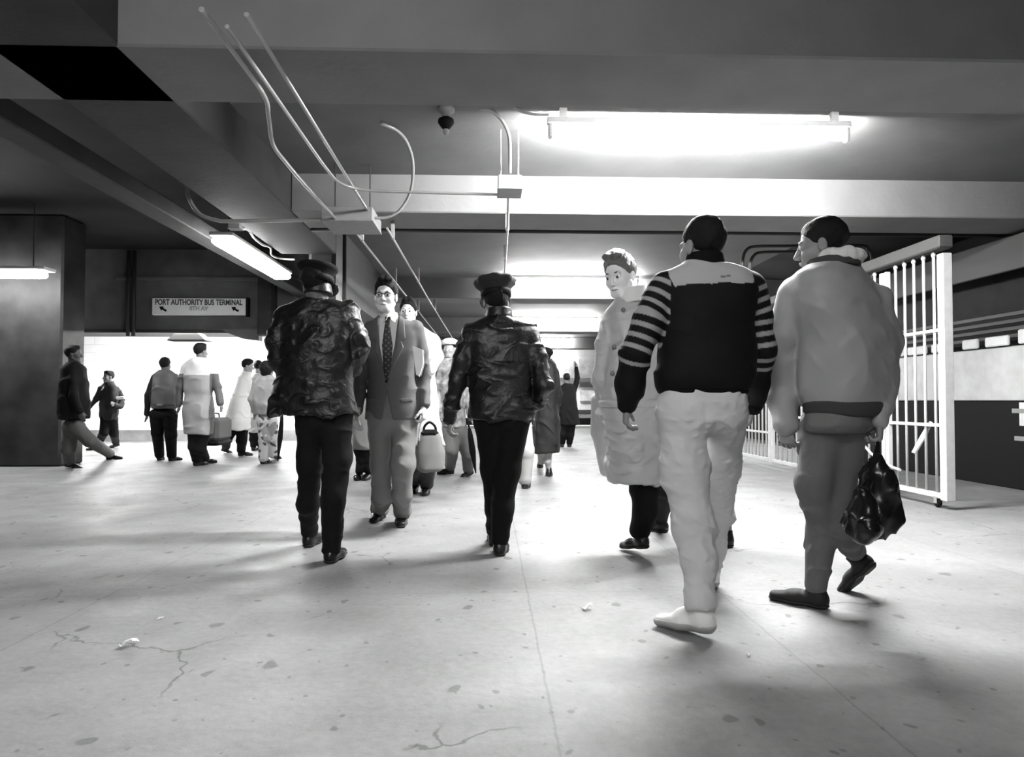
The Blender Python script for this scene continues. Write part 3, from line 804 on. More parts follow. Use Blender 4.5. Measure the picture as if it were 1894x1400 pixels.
def hand(b, W, d, n, t, s=1.0, curl=0.5, detail=True):
    """adds palm, four fingers and thumb; W wrist, d along the hand, n palm normal (fingers curl to it), t thumb side"""
    W = np.array(W, float); d = unit(d); n = unit(np.array(n)-d*np.dot(n, d)); t = unit(np.array(t)-d*np.dot(t, d)-n*np.dot(t, n))
    P = lambda a, x, z: W+s*(a*d+x*t+z*n)
    b.u(ECone(P(-.01, 0, 0), P(.082, .002, 0), .028*s, .040*s, .019*s, .014*s, t), .012)
    b.u(Cone(P(.02, .022, .006), P(.05, .03, .008), .017*s, .012*s), .012)
    if not detail:
        b.u(ECone(P(.07, 0, 0), P(.135, 0, .04*curl), .036*s, .028*s, .013*s, .010*s, t), .01)
        b.u(Cone(P(.03, .035, .005), P(.075, .052, .02), .011*s, .008*s), .006); return
    for i, (x, ln) in enumerate(((.030, .072), (.010, .080), (-.010, .074), (-.029, .058))):
        p = P(.080-.004*abs(i-1), x, 0); a = 0.15+.55*curl+.06*i; sp = (1.5-i)*.05
        for j, (fr, r) in enumerate(((.45, .0088), (.30, .0080), (.25, .0070))):
            dd = math.cos(a)*d+math.sin(a)*n+sp*t; q = p+s*ln*fr*unit(dd)
            b.u(Cone(p, q, r*s, (r-.0007)*s), .004 if j else .007); p = q; a += .25+.75*curl
    p = P(.022, .026, .006); a = .7
    for ln, r, tt in ((.036, .0125, .75), (.030, .0100, .45), (.024, .0085, .25)):
        dd = d*.75+t*tt+n*(.25+.35*curl); q = p+s*ln*unit(dd); b.u(Cone(p, q, r*s, (r-.001)*s), .006); p = q
def shoe(root, rl, heel, yaw, m, pitch=0, roll=0, L=.29, w=.05, kind='dress', h=.006, msole=None, lift=0):
    """heel: ground point under the back of the heel; yaw: toe heading, 0 = away from camera, + = to the right"""
    fy = math.radians(yaw); f0 = np.array([math.sin(fy), math.cos(fy), 0]); pt = math.radians(pitch)
    f = f0*math.cos(pt)+np.array([0, 0, math.sin(pt)]); u = np.array([0, 0, math.cos(pt)])-f0*math.sin(pt)
    r = np.cross(f, u); heel = np.array(heel, float)+np.array([0, 0, lift])
    P = lambda a, x, z: heel+a*f+x*r+z*u
    def foot(b, g=0.0, k=.03):
        b.u(Cone(P(.038, 0, .045), P(.05, 0, .06), .036+g, .037+g), .0)
        b.u(ECone(P(.04, 0, .04), P(.16, .004, .035), .035+g, .044+g, .040+g, .034+g, r), k)
        b.u(ECone(P(.15, .004, .034), P(L-.045, .0, .026), .045+g, .036+g, .032+g, .024+g, r), k)
        return b
    b = foot(Body())
    b.u(ECone(P(.055, 0, .06), P(.06, 0, .115), .036, .040, .042, .046, r), .02)
    if kind == 'sneaker': b.u(ECone(P(.07, 0, .09), P(.15, 0, .06), .030, .026, .03, .03, r), .02).u(Cone(P(.045, 0, .05), P(.058, 0, .15), .044, .047), .02)
    pu = u.astype(f32); h0 = heel.astype(f32)
    b.inter(Fn(lambda Q: ((.016 if kind != 'flat' else .01)-(Q-h0) @ pu)), .004)
    b.inter(Fn(lambda Q: ((Q-h0) @ pu - (.118 if kind != 'sneaker' else .16))), .004)
    if kind != 'flat': b.add(folds(.0022, 130, f, 3, .8))
    o = emit_body(b, 'shoe', m, root, rl, h)
    sb = foot(Body(), .006, .03)
    top = .020 if kind != 'sneaker' else .034
    sb.inter(Fn(lambda Q: (Q-h0) @ pu-top), .002); sb.inter(Fn(lambda Q: .001-(Q-h0) @ pu), .002)
    if kind == 'dress':
        ff = f.astype(f32)
        sb.sub(Ell(P(.115, 0, -.004), [.07, .03, .014], np.array([r, f, u])), .004)
    emit_body(sb, 'sole', msole or mat('shoe_sole', .02, .7), o, (0, 0, 0), h)
    o.children[0].parent = o
    for v in o.children: 
        me = v.data; co = np.zeros(len(me.vertices)*3); me.vertices.foreach_get('co', co); co = co.reshape(-1, 3)-np.array(rl); me.vertices.foreach_set('co', co.astype(np.float32).ravel())
    return P(.058, 0, .10)

SKIN = {}
def skin(v):
    return mat('skin_%d' % int(v*100), v, .5, bump=.12, bscale=120, var=.08, vscale=18)

def px2(Y, px, py, dy=0): return J(px, py, Y+dy)
def cuff(t, ank, knee, off=0.0, rad=.16):
    """ends a trouser leg cleanly, square to the shin"""
    a = np.array(ank, f32); d = unit(np.array(knee)-np.array(ank)).astype(f32)
    def f(P):
        q = P-a; return np.where((q*q).sum(-1) < rad*rad, off-(q @ d), -1.0).astype(f32)
    t.inter(Fn(f), .004)
class Person:
    def __init__(s, Y, gx, label, yaw=0, h=.008, detail=True, group=None):
        """Y body distance; gx pixel column for the root; yaw facing (0 = back to the camera, + turns to the right)"""
        s.Y = Y; c = J(gx, 741, Y); s.rl = (float(c[0]), float(Y), 0.0); s.k = Y/F
        s.root = empty('person', s.rl, label, 'person', group); s.yaw = math.radians(yaw)
        s.side = (math.cos(s.yaw), -math.sin(s.yaw)); s.fwd = np.array([math.sin(s.yaw), math.cos(s.yaw), 0]); s.h = h; s.detail = detail
        s.body = Body()
    def p(s, px, py, dy=0): return J(px, py, s.Y+dy)
    def loft(s, st, grow=0, p=2.4, cap=.02, side=None):
        """stations (py, x_left, x_right, rv[, dy]) read at the body's distance"""
        out = []; sd = side or s.side; cs, sn = abs(sd[0]), abs(sd[1])
        for q in st:
            py, xl, xr, rv = q[:4]; dy = q[4] if len(q) > 4 else 0
            a = J(xl, py, s.Y+dy); b = J(xr, py, s.Y+dy); hw = (b[0]-a[0])/2
            ru = math.sqrt(max(hw*hw-(rv*sn)**2, (.6*hw)**2))/max(cs, .5) if cs > .3 else rv*1.25
            if cs <= .3: ru, rv = rv*1.35, hw
            out.append((a[2], (a[0]+b[0])/2, s.Y+dy, ru, rv))
        return Loft(out, sd, p, cap, grow)
    def limb(s, pts):
        """(px,py,dy,r) -> points, radii"""
        return [J(q[0], q[1], s.Y+q[2]) for q in pts], [q[3] for q in pts]
    def head(s, px, py, dy, face, sc=1.0, tilt=0.0, pitch=0.0, tone=.35, hair=None, hairm=None, brow=.03, features=None, neck=None, h=None):
        """face: heading degrees of the face (180 = looks at camera)"""
        c = s.p(px, py, dy); a = math.radians(face); pt = math.radians(pitch)
        f = np.array([math.sin(a)*math.cos(pt), math.cos(a)*math.cos(pt), math.sin(pt)])
        Rm = frame(f, (0, 0, 1), math.radians(tilt)); s.hc = c; s.hR = Rm; s.hs = sc
        head_body(s.body, c, Rm, sc, detail=s.detail)
        nb = s.p(*neck) if neck is not None else c+np.array([0, 0, -.22])-.01*s.fwd
        s.body.u(Cone(c-.06*sc*Rm[2]-.018*sc*Rm[1], nb, .052*sc, .060*sc), .025)
        if features is None: features = s.detail and abs(((face+180) % 360)-180) > 40
        if features: face_parts(s.root, s.rl, c, Rm, sc, brow)
        if hair: hair_part(s.root, s.rl, c, Rm, hairm, sc, hair, h or (.0045 if s.detail else .008), seed=int(px))
    def finish(s, m, h=None):
        return emit_body(s.body, 'body', m, s.root, s.rl, h or (.0048 if s.detail else .009))
    def part(s, b, name, m, h=None, tone=None):
        return emit_body(b, name, m, s.root, s.rl, h or s.h, tone)
    def under(s, torso, arms=(), legs=(), g=.8):
        """slim continuous body under the clothes"""
        st = [(z, x, y, ru*g, rv*g) for z, x, y, ru, rv in zip(torso.z[::6], torso.c[0][::6], torso.c[1][::6], torso.c[2][::6], torso.c[3][::6])]
        s.body.u(Loft(st, torso.side, 2.2), .03)
        for pts, rr in arms: s.body.chain(pts, [min(r*.62, .045) for r in rr], .02)
        for pts, rr in legs: s.body.chain(pts, [r*.68 for r in rr], .02)
def collar(P, cxyz, r, hgt, th, tilt, m, name='collar', open_front=None, h=.006, k=1.0):
    """standing or folded collar round the neck; tilt lowers the front"""
    c = np.array(cxyz, f32); side = np.array(P.side, f32); fw = P.fwd[:2].astype(f32)
    def f(Q):
        x = (Q[..., 0]-c[0]); y = (Q[..., 1]-c[1]); u = x*side[0]+y*side[1]; v = x*fw[0]+y*fw[1]
        z = Q[..., 2]-c[2]+tilt*v
        rr = np.sqrt(u*u+(v*k)**2)
        flare = r + .18*(z)*-1
        d = np.abs(rr-flare)-th
        d = smax(d, np.abs(z-hgt/2)-hgt/2, .008)
        if open_front: d = smax(d, -(np.sqrt(u*u)-0) + 0*u - open_front + 1e9*(v < 0)*0 if False else np.where(v > 0, open_front-np.abs(u)-.25*0, -1), .004)
        return d.astype(f32)
    b = Body(); q = Fn(f, c-r-.06, c+r+.06); b.u(q, 0)
    return P.part(b, name, m, h)
# ================================================================== PEOPLE
M_leather = mat('leather_black', .006, .42, bump=.45, bscale=34, distort=.8, spec=.42)
M_wool_blk = mat('wool_black', .005, .8, bump=.15, bscale=220, spec=.12)
M_wool_nvy = mat('trouser_dark', .008, .8, bump=.15, bscale=200, spec=.15)
M_shoe_blk = mat('shoe_black', .012, .28, bump=.1, bscale=50)
M_hair_blk = mat('hair_black', .004, .7, bump=.5, bscale=160, spec=.2)
def cop1():
    P = Person(4.25, 590, 'person seen from behind in peaked cap and black leather jacket, beside the grey suit', yaw=8)
    tor = P.loft([(552, 560, 618, .09), (566, 524, 650, .105), (590, 512, 658, .13), (640, 510, 656, .15), (700, 508, 652, .155), (745, 500, 658, .16), (768, 497, 662, .165)])
    A = P.limb([(530, 585, 0, .075), (512, 628, -.02, .070), (514, 668, -.03, .062), (532, 690, .12, .055), (556, 694, .30, .045)])
    B = P.limb([(643, 580, 0, .075), (662, 625, 0, .066), (664, 650, .02, .062), (650, 680, .16, .055), (632, 690, .3, .045)])
    b = Body().u(tor).chain(*A, k=.03).chain(*B, k=.03)
    b.add(folds(.022, 30, (.55, .3, -.8), 5, 2.0, 1.2)).add(folds(.012, 62, (-.4, .3, .8), 9, 1.8, 1.3)).add(lumps(.006, 16, 3))
    P.part(b, 'leather_jacket', M_leather, .007)
    c = P.p(588, 545, 0); collar(P, c, .078, .08, .014, .10, M_leather)
    fa = shoe(P.root, P.rl, G(567, 1014)+np.array([0, 0, 0]), 4, M_shoe_blk, L=.30)
    fb = shoe(P.root, P.rl, G(607, 1044), 6, M_shoe_blk, L=.30)
    la, ra = P.limb([(575, 755, 0, .098), (573, 850, .08, .078), (570, 930, .2, .066)]); la.append(fa); ra.append(.056)
    lb, rb = P.limb([(618, 755, 0, .110), (625, 850, -.04, .086), (616, 920, -.08, .074)]); lb.append(fb+np.array([-.0, 0, -.01])); rb.append(.060)
    t = Body().u(P.loft([(730, 548, 650, .12), (770, 550, 650, .12), (795, 566, 636, .09)], cap=.05)).chain(la, ra, k=.05).chain(lb, rb, k=.03); cuff(t, fa, la[-2], -.03); cuff(t, fb, lb[-2], -.04)
    t.add(folds(.007, 36, (.2, .2, 1), 2, 2.0, 1.4)).add(lumps(.004, 20, 8))
    P.part(t, 'trousers', M_wool_nvy, .008)
    P.under(tor, (A, B), ((la, ra), (lb, rb)), .75)
    P.head(586, 524, .0, 12, 1.02, tone=.2, hair='short', hairm=M_hair_blk, neck=(588, 560, 0))
    # peaked cap
    cap(P, P.hc+np.array([0, 0, .035]), frame((math.sin(.2), math.cos(.2), -.12)), M_wool_blk)
    hand(P.body, A[0][-1], (.6, .8, -.1), (0, 0, -1), (.7, -.6, 0)); hand(P.body, B[0][-1], (-.6, .8, -.1), (0, 0, -1), (-.7, -.6, 0))
    P.finish(skin(.12))
def cap(P, c, Rm, m, r=.125, eight=False, s=1.0):
    c = np.array(c); b = MB()
    md = (lambda a, q: 1+.16*(abs(math.cos(4*a+.4))-.6)*(q > .11)) if eight else None
    pr = [(.094, -.03), (.098, .0), (.104, .02), (.126, .045), (.136, .07), (.128, .088), (.085, .102), (.012, .108)] if eight else [(.094, -.03), (.097, 0), (.098, .025), (.118, .045), (r*1.02, .062), (r*.96, .074), (r*.6, .082), (.012, .084)]
    b.lathe([(q*s, z*s) for q, z in pr], c, 32, ax=Rm, sx=1, sy=1.14, mod=md)
    o = b.build('peaked_cap', m, P.root, P.rl, True)
    bd = MB().lathe([(.100*s, -.034), (.102*s, 0), (.099*s, .008)], c, 32, ax=Rm, sx=1, sy=1.14).build('hat_band', M_black, o, P.rl, True)
    # visor
    V = []; Fc = []; n = 15
    for j, rr in ((0, .096), (1, .135), (2, .158)):
        for i in range(n):
            a = math.radians(25+130*i/(n-1)); q = rr if j == 0 else .096+(rr-.096)*math.sin(math.pi*i/(n-1))**.5
            V.append(c+Rm[0]*q*s*math.cos(a)+Rm[1]*q*s*1.14*math.sin(a)+Rm[2]*(-.022-.028*j*math.sin(math.pi*i/(n-1))))
    for j in range(2):
        for i in range(n-1): k = j*n+i; Fc.append((k, k+1, k+n+1, k+n))
    v = link('visor', V, Fc, M_shoe_blk, o, root=P.rl); md2 = v.modifiers.new('t', 'SOLIDIFY'); md2.thickness = .004
    if eight: MB().lathe([(.014, 0), (.012, .008), (.004, .010)], c+Rm[2]*.106*s, 12, ax=Rm).build('button', m, o, P.rl, True)
    return o
def cop2():
    P = Person(4.45, 925, 'person seen from behind in eight-sided flat cap and black leather jacket, in the centre', yaw=0)
    tor = P.loft([(586, 896, 950, .085), (597, 872, 978, .10), (612, 858, 990, .125), (670, 862, 990, .14), (715, 868, 984, .145), (750, 866, 986, .15), (778, 866, 988, .15)])
    A = P.limb([(872, 618, 0, .074), (856, 668, -.03, .062), (846, 705, -.03, .056), (836, 750, .04, .050), (832, 776, .08, .043)])
    B = P.limb([(978, 618, 0, .074), (996, 670, -.04, .064), (1004, 712, -.04, .058), (998, 740, .08, .050), (984, 755, .22, .043)])
    b = Body().u(tor).chain(*A, k=.025).chain(*B, k=.025)
    b.add(folds(.018, 34, (.45, .2, .85), 12, 2.0, 1.2)).add(folds(.012, 56, (-.6, .2, .7), 4, 1.8, 1.3)).add(lumps(.005, 18, 6))
    z = P.p(925, 715)[2]
    P.part(b, 'leather_jacket', M_leather, .0065)
    c = P.p(923, 590, 0); collar(P, c, .080, .07, .014, .12, M_leather)
    fa = shoe(P.root, P.rl, G(915, 1011), -3, M_shoe_blk, L=.29); fb = shoe(P.root, P.rl, G(923, 1030), 6, M_shoe_blk, L=.30)
    la, ra = P.limb([(904, 775, 0, .096), (912, 870, .06, .080), (916, 940, .1, .064)]); la.append(fa); ra.append(.054)
    lb, rb = P.limb([(952, 775, 0, .106), (938, 870, .0, .084), (929, 940, -.03, .070)]); lb.append(fb); rb.append(.060)
    t = Body().u(P.loft([(740, 876, 982, .11), (780, 878, 980, .11), (800, 892, 964, .08)], cap=.05)).chain(la, ra, k=.05).chain(lb, rb, k=.035); cuff(t, fa, la[-2], -.03); cuff(t, fb, lb[-2], -.04)
    t.add(folds(.007, 34, (.3, .2, 1), 22, 2.0, 1.4)).add(lumps(.004, 18, 4))
    P.part(t, 'trousers', M_wool_blk, .008)
    P.under(tor, (A, B), ((la, ra), (lb, rb)), .75)
    P.head(917, 558, 0, -4, .98, hair='short', hairm=M_hair_blk, neck=(920, 604, 0))
    cap(P, P.hc+np.array([0, -.0, .062]), frame((-.08, 1, -.14), tilt=.06), mat('cap_cloth', .016, .8, bump=.2, bscale=150), r=.132, eight=True)
    hand(P.body, A[0][-1], (-.05, .15, -1), (.9, .3, 0), (-.2, 1, 0), curl=.6); hand(P.body, B[0][-1], (-.5, .7, -.4), (0, 0, -1), (-.7, -.6, 0))
    P.finish(skin(.25))

def glasses_man():
    P = Person(5.15, 722, 'person in a grey suit, dark tie and glasses walking toward the camera', yaw=180)
    m = mat('suit_grey', .10, .8, bump=.12, bscale=260, var=.05, vscale=6)
    st = [(586, 698, 738, .075), (597, 682, 772, .095), (620, 676, 778, .115), (660, 680, 770, .12), (700, 682, 768, .115), (740, 678, 776, .12), (762, 676, 780, .125), (776, 675, 776, .12)]
    tor = P.loft(st)
    A = P.limb([(686, 608, 0, .066), (676, 650, 0, .055), (670, 690, .02, .050), (664, 730, -.02, .045), (661, 760, -.06, .040)])
    B = P.limb([(768, 608, 0, .066), (779, 650, .02, .056), (784, 690, .04, .052), (784, 725, 0, .045), (785, 748, -.04, .040)])
    b = Body().u(tor).chain(*A, k=.02).chain(*B, k=.02)
    yf = P.Y
    def fx(px, py): q = P.p(px, py); return (q[0], q[2])
    V = [fx(703, 578), fx(740, 578), fx(734, 640), fx(721, 700), fx(717, 700), fx(706, 640)]
    cut = [fx(719, 712), fx(730, 745), fx(745, 800), fx(700, 800), fx(712, 765)]
    b.add(folds(.009, 34, (.5, .2, .7), 31, 1.6, 1.3)).add(lumps(.004, 14, 3))
    P3 = lambda poly: Fn(lambda Q: np.maximum(poly2(Q[..., 0], Q[..., 2], poly), Q[..., 1]-(yf-.02)))
    b.sub(P3(V), .004).sub(P3([fx(719, 722), fx(736, 800), fx(708, 800)]), .01)
    P.part(b, 'suit_jacket', m, .0055)
    # lapels
    for nm, poly in (('lapel', [fx(703, 584), fx(694, 592), fx(692, 628), (fx(699, 634)), fx(696, 645), fx(717, 703), fx(706, 645)]),
                     ('lapel', [fx(741, 584), fx(750, 592), fx(753, 628), fx(746, 634), fx(750, 645), fx(721, 703), fx(737, 645)])):
        l = Body(); L2 = P.loft(st, grow=.011); q = Body().u(L2)
        l.u(L2).inter(P3(poly), .003).add(lumps(.001, 30, 2))
        P.part(l, nm, m, .005)
    # pocket flaps and button
    for poly in ([fx(683, 736), fx(704, 738), fx(704, 745), fx(683, 743)], [fx(744, 738), fx(766, 735), fx(766, 742), fx(744, 745)]):
        l = Body().u(P.loft(st, grow=.006)).inter(P3(poly), .002); P.part(l, 'pocket_flap', m, .005)
    q = P.p(719, 706); MB().lathe([(.009, -.004), (.010, 0), (.007, .004), (.001, .004)], q+np.array([0, -.125, 0]), 12, ax=np.array([[1, 0, 0], [0, 0, 1], [0, -1, 0.]])).build('button', M_black, P.root, P.rl, True)
    # shirt, collar, tie
    sh = Body().u(P.loft(st[:6], grow=-.012)); ms = mat('shirt_white', .62, .7, bump=.05, bscale=80)
    sh.inter(Fn(lambda Q: np.maximum(poly2(Q[..., 0], Q[..., 2], [(a+(.015 if a > P.p(720, 600)[0] else -.015), z) for a, z in V]), Q[..., 1]-(yf-.0))), .002)
    c = P.p(719, 586, 0)
    P.part(sh, 'shirt', ms, .006); collar(P, P.p(719, 588, -.0), .066, .04, .007, .25, ms, 'shirt_collar')
    for sx in (-1, 1):
        a0 = P.p(719, 585, -.085); tri = [a0+np.array([sx*.008, 0, .004]), a0+np.array([sx*.052, .045, .012]), a0+np.array([sx*.045, .0, -.05]), a0+np.array([sx*.018, -.012, -.028])]
        o = link('collar_point', tri, [(0, 1, 2, 3)], ms, P.root, False, root=P.rl); md = o.modifiers.new('t', 'SOLIDIFY'); md.thickness = .006
    tie = Body().u(P.loft(st, grow=.004)); z1 = fx(719, 590)
    tie.inter(P3([fx(715, 588), fx(725, 588), fx(724, 600), fx(730, 640), fx(727, 690), fx(720, 712), fx(714, 690), fx(711, 640), fx(716, 600)]), .003)
    def tt(V2): return np.where(np.sin(V2[:, 0]*150)*np.sin(V2[:, 2]*150+1) > .55, .12, .014)
    P.part(tie, 'tie', mat('tie_dark', .02, .5, tone=True), .004, tt)
    # trousers
    fa = shoe(P.root, P.rl, G(708, 957), 188, M_shoe_blk, L=.31); fb = shoe(P.root, P.rl, G(745, 965), 176, M_shoe_blk, L=.31)
    la, ra = P.limb([(702, 770, 0, .100), (706, 860, -.02, .078), (708, 915, .03, .076)]); la.append(fa+np.array([0, -.02, -.01])); ra.append(.074)
    lb, rb = P.limb([(750, 770, 0, .105), (744, 860, -.10, .088), (744, 915, -.05, .074)]); lb.append(fb+np.array([0, -.02, -.01])); rb.append(.070)
    t = Body().u(P.loft([(712, 686, 764, .095), (745, 684, 770, .105), (785, 686, 768, .105), (802, 700, 752, .08)], cap=.05)).chain(la, ra, k=.05).chain(lb, rb, k=.035); cuff(t, fa, la[-2], -.07); cuff(t, fb, lb[-2], -.07)
    t.add(folds(.014, 38, (.5, .3, .8), 41, 2.0, 1.3)).add(lumps(.005, 16, 7))
    t.inter(Fn(lambda Q: .045-Q[..., 2]), .006)
    P.part(t, 'trousers', mat('suit_trousers', .16, .8, bump=.12, bscale=260), .007)
    P.under(tor, (A, B), ((la, ra), (lb, rb)), .72)
    P.head(713, 548, -.03, 182, 1.05, hair='full', hairm=M_hair_blk, neck=(718, 592, 0))
    for W, sx in ((A[0][-1], -1), (B[0][-1], 1)):
        MB().tube([W+np.array([0, 0, .02]), W+np.array([0, -.01, -.015])], [.036, .035], 16).build('shirt_cuff', ms, P.root, P.rl, True)
    hand(P.body, A[0][-1]+np.array([0, -.01, -.02]), (-.1, -.15, -1), (1, 0, 0), (0, -1, 0), curl=.6)
    hand(P.body, B[0][-1]+np.array([0, -.01, -.02]), (0, -.1, -1), (-1, .2, 0), (0, -1, 0), curl=.7)
    P.finish(skin(.62))
    # glasses
    c, R, s = P.hc, P.hR, P.hs; L = lambda x, y, z: np.array(c)+x*R[0]+y*R[1]+z*R[2]
    g = MB()
    for q in (-1, 1):
        ring = [L(q*.032+.021*math.cos(a), .098-.10*abs(q*.032+.021*math.cos(a))**1.5*3, -.003+.0155*math.sin(a)) for a in np.linspace(0, 2*math.pi, 20)[:-1]]
        g.tube(ring, .0016, 8, closed=True)
        g.tube([L(q*.012, .099, .009), L(q*.032, .096, .0135), L(q*.054, .088, .010)], .0034, 8, 4)
        g.tube([L(q*.054, .088, .008), L(q*.072, .06, .004), L(q*.078, -.01, .006)], .002, 8)
    g.tube([L(-.011, .099, .003), L(0, .103, .006), L(.011, .099, .003)], .0022, 8, 3)
    g.build('glasses', M_black, P.root, P.rl, True)
    # papers under the arm and strap in the hand
    a = P.p(771, 668, -.11); e = empty('folded_papers', a, 'white folded papers tucked under the arm of the man in the grey suit', 'papers')
    MB().prism([(-.03, .115), (.045, .085), (.048, -.02), (.02, -.115), (-.005, -.10)], -.012, .02).build('paper_stack', M_paper, e)
    MB().prism([(.0, .10), (.05, .08), (.052, -.03), (.03, -.11)], .021, .03).build('inner_sheet', mat('paper_grey', .4, .8), e)
    c2 = P.p(779, 800, -.05); o = MB().tube([P.p(781, 772, -.06)-c2, P.p(777, 790, -.05)-c2, P.p(775, 815, -.03)-c2], [.006, .008, .004], 8, 3).build('umbrella_strap', M_paper, None); o.location = tuple(c2)
    tag(o, 'pale strap dangling from the hand of the man in the grey suit', 'strap')

def striped_man():
    P = Person(3.05, 1305, 'person seen from behind in black jacket with striped sleeves, light trousers and white sneakers', yaw=4)
    st = [(488, 1262, 1345, .085), (498, 1236, 1384, .105), (530, 1222, 1400, .13), (590, 1224, 1392, .145), (660, 1216, 1394, .155), (700, 1212, 1394, .155), (718, 1216, 1386, .145), (726, 1224, 1380, .12)]
    tor = P.loft(st)
    A = P.limb([(1232, 530, 0, .070), (1200, 590, -.03, .070), (1176, 655, -.03, .068), (1164, 710, .02, .066), (1160, 748, .06, .050)])
    B = P.limb([(1388, 530, .0, .070), (1404, 590, .02, .062), (1410, 650, .04, .060), (1402, 710, .12, .056), (1392, 752, .2, .046)])
    b = Body().u(tor).chain(*A, k=.03).chain(*B, k=.03)
    b.add(folds(.012, 26, (.6, .2, .5), 52, 1.8, 1.2)).add(lumps(.006, 15, 9))
    c = P.p(1305, 600)
    def fx(px, py): q = P.p(px, py); return (q[0], q[2])
    yoke = [fx(1236, 470), fx(1386, 470), fx(1378, 530), fx(1350, 533), fx(1320, 530), fx(1300, 534), fx(1270, 532), fx(1238, 536), fx(1229, 515)]
    logo = [fx(1317, 519), fx(1334, 518), fx(1334, 521), fx(1317, 522)]
    def armt(V, L):
        pts = np.array(L[0]); best = np.full(len(V), 9.); acc = np.zeros(len(V)); t0 = 0
        for i in range(len(pts)-1):
            d = pts[i+1]-pts[i]; ln = np.linalg.norm(d); t = np.clip(((V-pts[i]) @ d)/ln**2, 0, 1)
            dd = np.linalg.norm(V-pts[i]-t[:, None]*d, axis=1)
            acc = np.where(dd < best, t0+t*ln, acc); best = np.minimum(best, dd); t0 += ln
        return acc, best
    def tone(V):
        V = V.astype(float); t = np.full(len(V), .004)
        for L in (A, B):
            a, dd = armt(V, L)
            s = np.clip((np.sin(a*2*math.pi/.052)-.15)*4, 0, 1)
            on = (a > .0) & (a < .385) & (dd < .095)
            ax = P.p(1222 if L is A else 1400, 530)[0]
            inn = (V[:, 0] < P.p(1232, 540)[0]) if L is A else (V[:, 0] > P.p(1386, 540)[0])
            t = np.where(on & inn, .004+.26*s, t)
        y = poly2(V[:, 0], V[:, 2], yoke)
        t = np.where(y < 0, .34, t)
        lg = poly2(V[:, 0], V[:, 2], logo); t = np.where((lg < .001) & (V[:, 1] < P.Y), .14, t)
        return t
    P.part(b, 'jacket', mat('jacket_striped', .01, .75, bump=.1, bscale=90, tone=True, spec=.15), .005, tone)
    # ribbed hem and cuffs and collar
    rib = mat('rib_black', .005, .9, bump=.3, bscale=200, spec=.1)
    hb = Body().u(P.loft([(716, 1222, 1382, .128), (727, 1224, 1380, .124), (732, 1226, 1378, .12)])); P.part(hb, 'hem_band', rib, .008)
    for L in (A, B):
        d = unit(L[0][-1]-L[0][-2]); MB().tube([L[0][-1]-d*.03, L[0][-1]+d*.02], [.050, .042], 18).build('cuff', rib, P.root, P.rl, True)
    collar(P, P.p(1304, 500, 0), .083, .075, .012, .05, rib)
    # trousers
    white = mat('sneaker_white', .75, .5, bump=.1, bscale=40); swhite = mat('sneaker_sole', .35, .6)
    fb = shoe(P.root, P.rl, G(1322, 1186), -44, white, pitch=-5, L=.30, kind='sneaker', msole=swhite, lift=.03)
    fa = shoe(P.root, P.rl, G(1318, 1090), 5, white, L=.29, kind='sneaker', msole=swhite)
    khaki = mat('trousers_light', .52, .8, bump=.12, bscale=120, var=.05, vscale=8)
    la, ra = P.limb([(1262, 765, 0, .108), (1266, 870, .0, .100), (1283, 970, -.06, .088), (1294, 1040, -.12, .076)]); la.append(fb+np.array([-.0, 0, .02])); ra.append(.066)
    lb, rb = P.limb([(1340, 765, 0, .105), (1333, 870, .25, .088), (1328, 950, .42, .075)]); lb.append(fa); rb.append(.062)
    t = Body().u(P.loft([(712, 1228, 1376, .115), (745, 1222, 1380, .135), (775, 1224, 1378, .125), (800, 1246, 1356, .09)], cap=.06)).chain(la, ra, k=.05).chain(lb, rb, k=.04); cuff(t, fb, la[-2], -.02); cuff(t, fa, lb[-2], -.03)
    # seat seam
    t.sub(Cone(P.p(1306, 735, -.15), P.p(1306, 800, -.12), .006, .008), .02)
    t.add(folds(.013, 32, (.35, .3, .9), 61, 2.2, 1.2)).add(folds(.006, 60, (-.5, .2, .8), 66, 1.8, 1.3)).add(lumps(.006, 14, 5))
    P.part(t, 'trousers', khaki, .0065)
    pk = Body().u(P.loft([(720, 1226, 1378, .14), (745, 1222, 1382, .14), (785, 1220, 1382, .14)]))
    P.under(tor, (A, B), ((la, ra), (lb, rb)), .75)
    P.head(1297, 457, .02, -28, 1.10, hair='cropped', hairm=M_hair_blk, neck=(1303, 505, 0), features=False)
    hand(P.body, A[0][-1], (-.05, .2, -1), (.9, -.1, 0), (.2, 1, 0), curl=.55); hand(P.body, B[0][-1], (-.2, .3, -1), (-.9, .1, 0), (0, 1, 0), curl=.6)
    P.finish(skin(.22))

